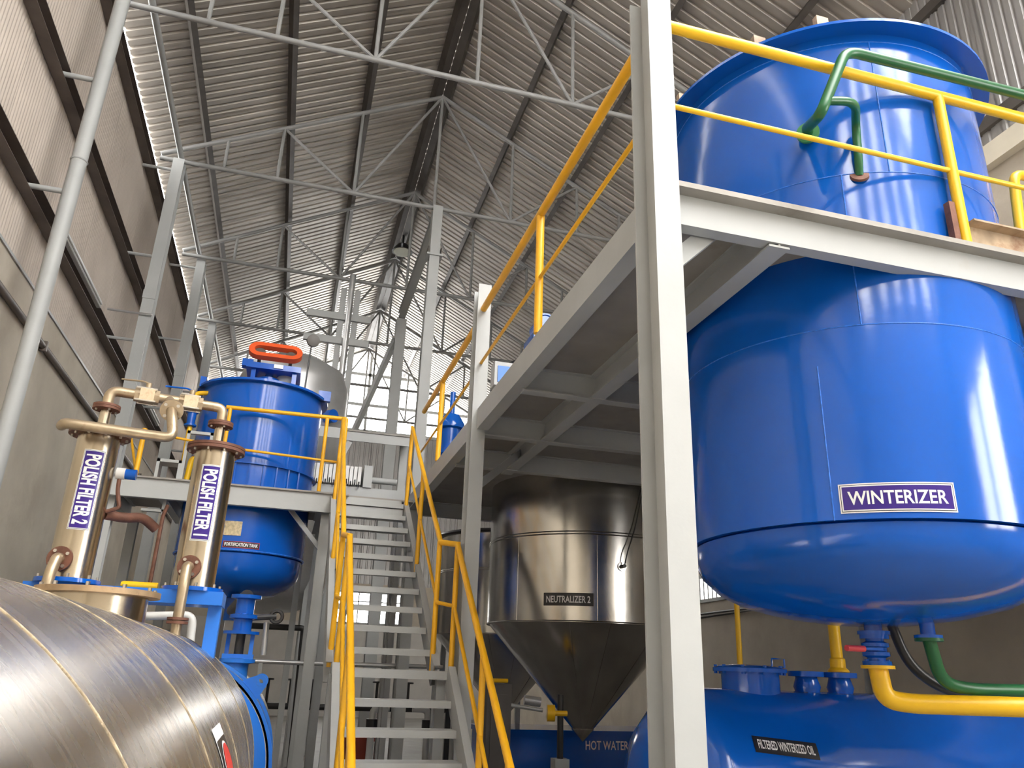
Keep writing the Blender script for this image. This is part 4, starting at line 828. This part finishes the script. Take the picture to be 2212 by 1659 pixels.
# bright louvre window low in the far side wall
w4 = struct(MB().box((XWR-.03, 12.6, 2.95), (XWR+.02, 14.2, 3.01)).box((XWR-.03, 12.6, 3.39), (XWR+.02, 14.2, 3.45)).box((XWR-.03, 12.6, 2.95), (XWR+.02, 12.67, 3.45)).box((XWR-.03, 14.13, 2.95), (XWR+.02, 14.2, 3.45)).build('window_4', 'steel_grey', smooth=0))
for k in range(9): MB().box((XWR-.02, 12.74+.15*k, 3.0), (XWR+.03, 12.79+.15*k, 3.4)).build('slat', 'mesh_white', w4, smooth=0)
t = thing('cable_bundle', (XWR-.1, 9, 2.75), 'dark cable bundle sagging along the far side wall', 'cable')
for k in range(3): MB().tube([(XWR-.05-.03*k, -2.0, 2.55), (XWR-.05-.03*k, 2.0, 2.74), (XWR-.05-.03*k, 6.0, 2.70), (XWR-.06-.03*k, 8.5, 2.60+.05*k), (XWR-.05-.03*k, 11.0, 2.74), (XWR-.05-.03*k, 14.5, 2.66+.04*k)], .022, 6, bend=1.0).build('cable', 'cable' if k != 1 else 'galv', t)
# fluorescent tubes fixed to the girt
for y, lb in ((11.6, 'white tube light fixed on the girt above the concrete wall'), (18.5, 'white tube light on the girt beyond the dark wall column')):
    t = thing('tube_light', (XWL+.1, y, 6.95), lb, 'lamp')
    MB().box((XWL+.06, y-1.25, 6.94), (XWL+.12, y+1.25, 7.06)).build('batten', 'white_pvc', t, smooth=0); MB().tube([(XWL+.13, y-1.2, 7.0), (XWL+.13, y+1.2, 7.0)], .02, 8).build('tube', 'sign_white', t)
t = thing('hanging_bracket', (-1.55, 9.9, 3.3), 'small pale steel bracket hanging below the platform beam', 'bracket')
MB().box((-1.75, 9.86, 3.24), (-1.50, 9.94, 3.27)).build('arm', 'steel_grey', t, smooth=0); MB().box((-1.53, 9.86, 3.20), (-1.49, 9.94, 3.40)).build('hanger', 'steel_grey', t, smooth=0)
t = thing('stub_beam', (-1.9, 9.9, 3.1), 'short pale steel stub beam on the platform leg', 'beam')
MB().box((-2.09, 9.84, 3.11), (-1.74, 9.94, 3.17)).build('beam', 'steel_grey', t, smooth=0)
t = thing('rusty_pipe', (-1.46, 9.7, 0), 'thin rusty vertical pipe under the platform', 'pipe')
MB().tube([(-1.47, 9.6, 0), (-1.46, 9.6, 3.15), (-1.46, 9.78, 3.30)], .022, 8, bend=.05).build('pipe_run', 'rust', t)

t = thing('white_pipe', (-.75, 6.0, 1.6), 'white plastic pipe bending down behind the blue filter stand', 'pipe')
MB().tube([(-1.35, 6.0, 1.855), (-.60, 6.0, 1.905), (-.58, 6.0, 1.60)], .028, 12, bend=.06).build('pipe_run', 'white_pvc', t); MB().ext((-1.33, 6.0, 0), (-1.33, 6.0, 1.84), prof_box(.05, .05)).build('support_post', 'white_pvc', t, smooth=0)
t = thing('yellow_stub', (-.90, 5.35, 1.995), 'short yellow pipe stub lying on the blue filter stand', 'pipe')
MB().lathe([(.0, -.11), (.018, -.105), (.022, -.09), (.022, .10)], (-.85, 5.24, 2.022), (1, 0, 0), 14).build('stub', 'yellow', t)
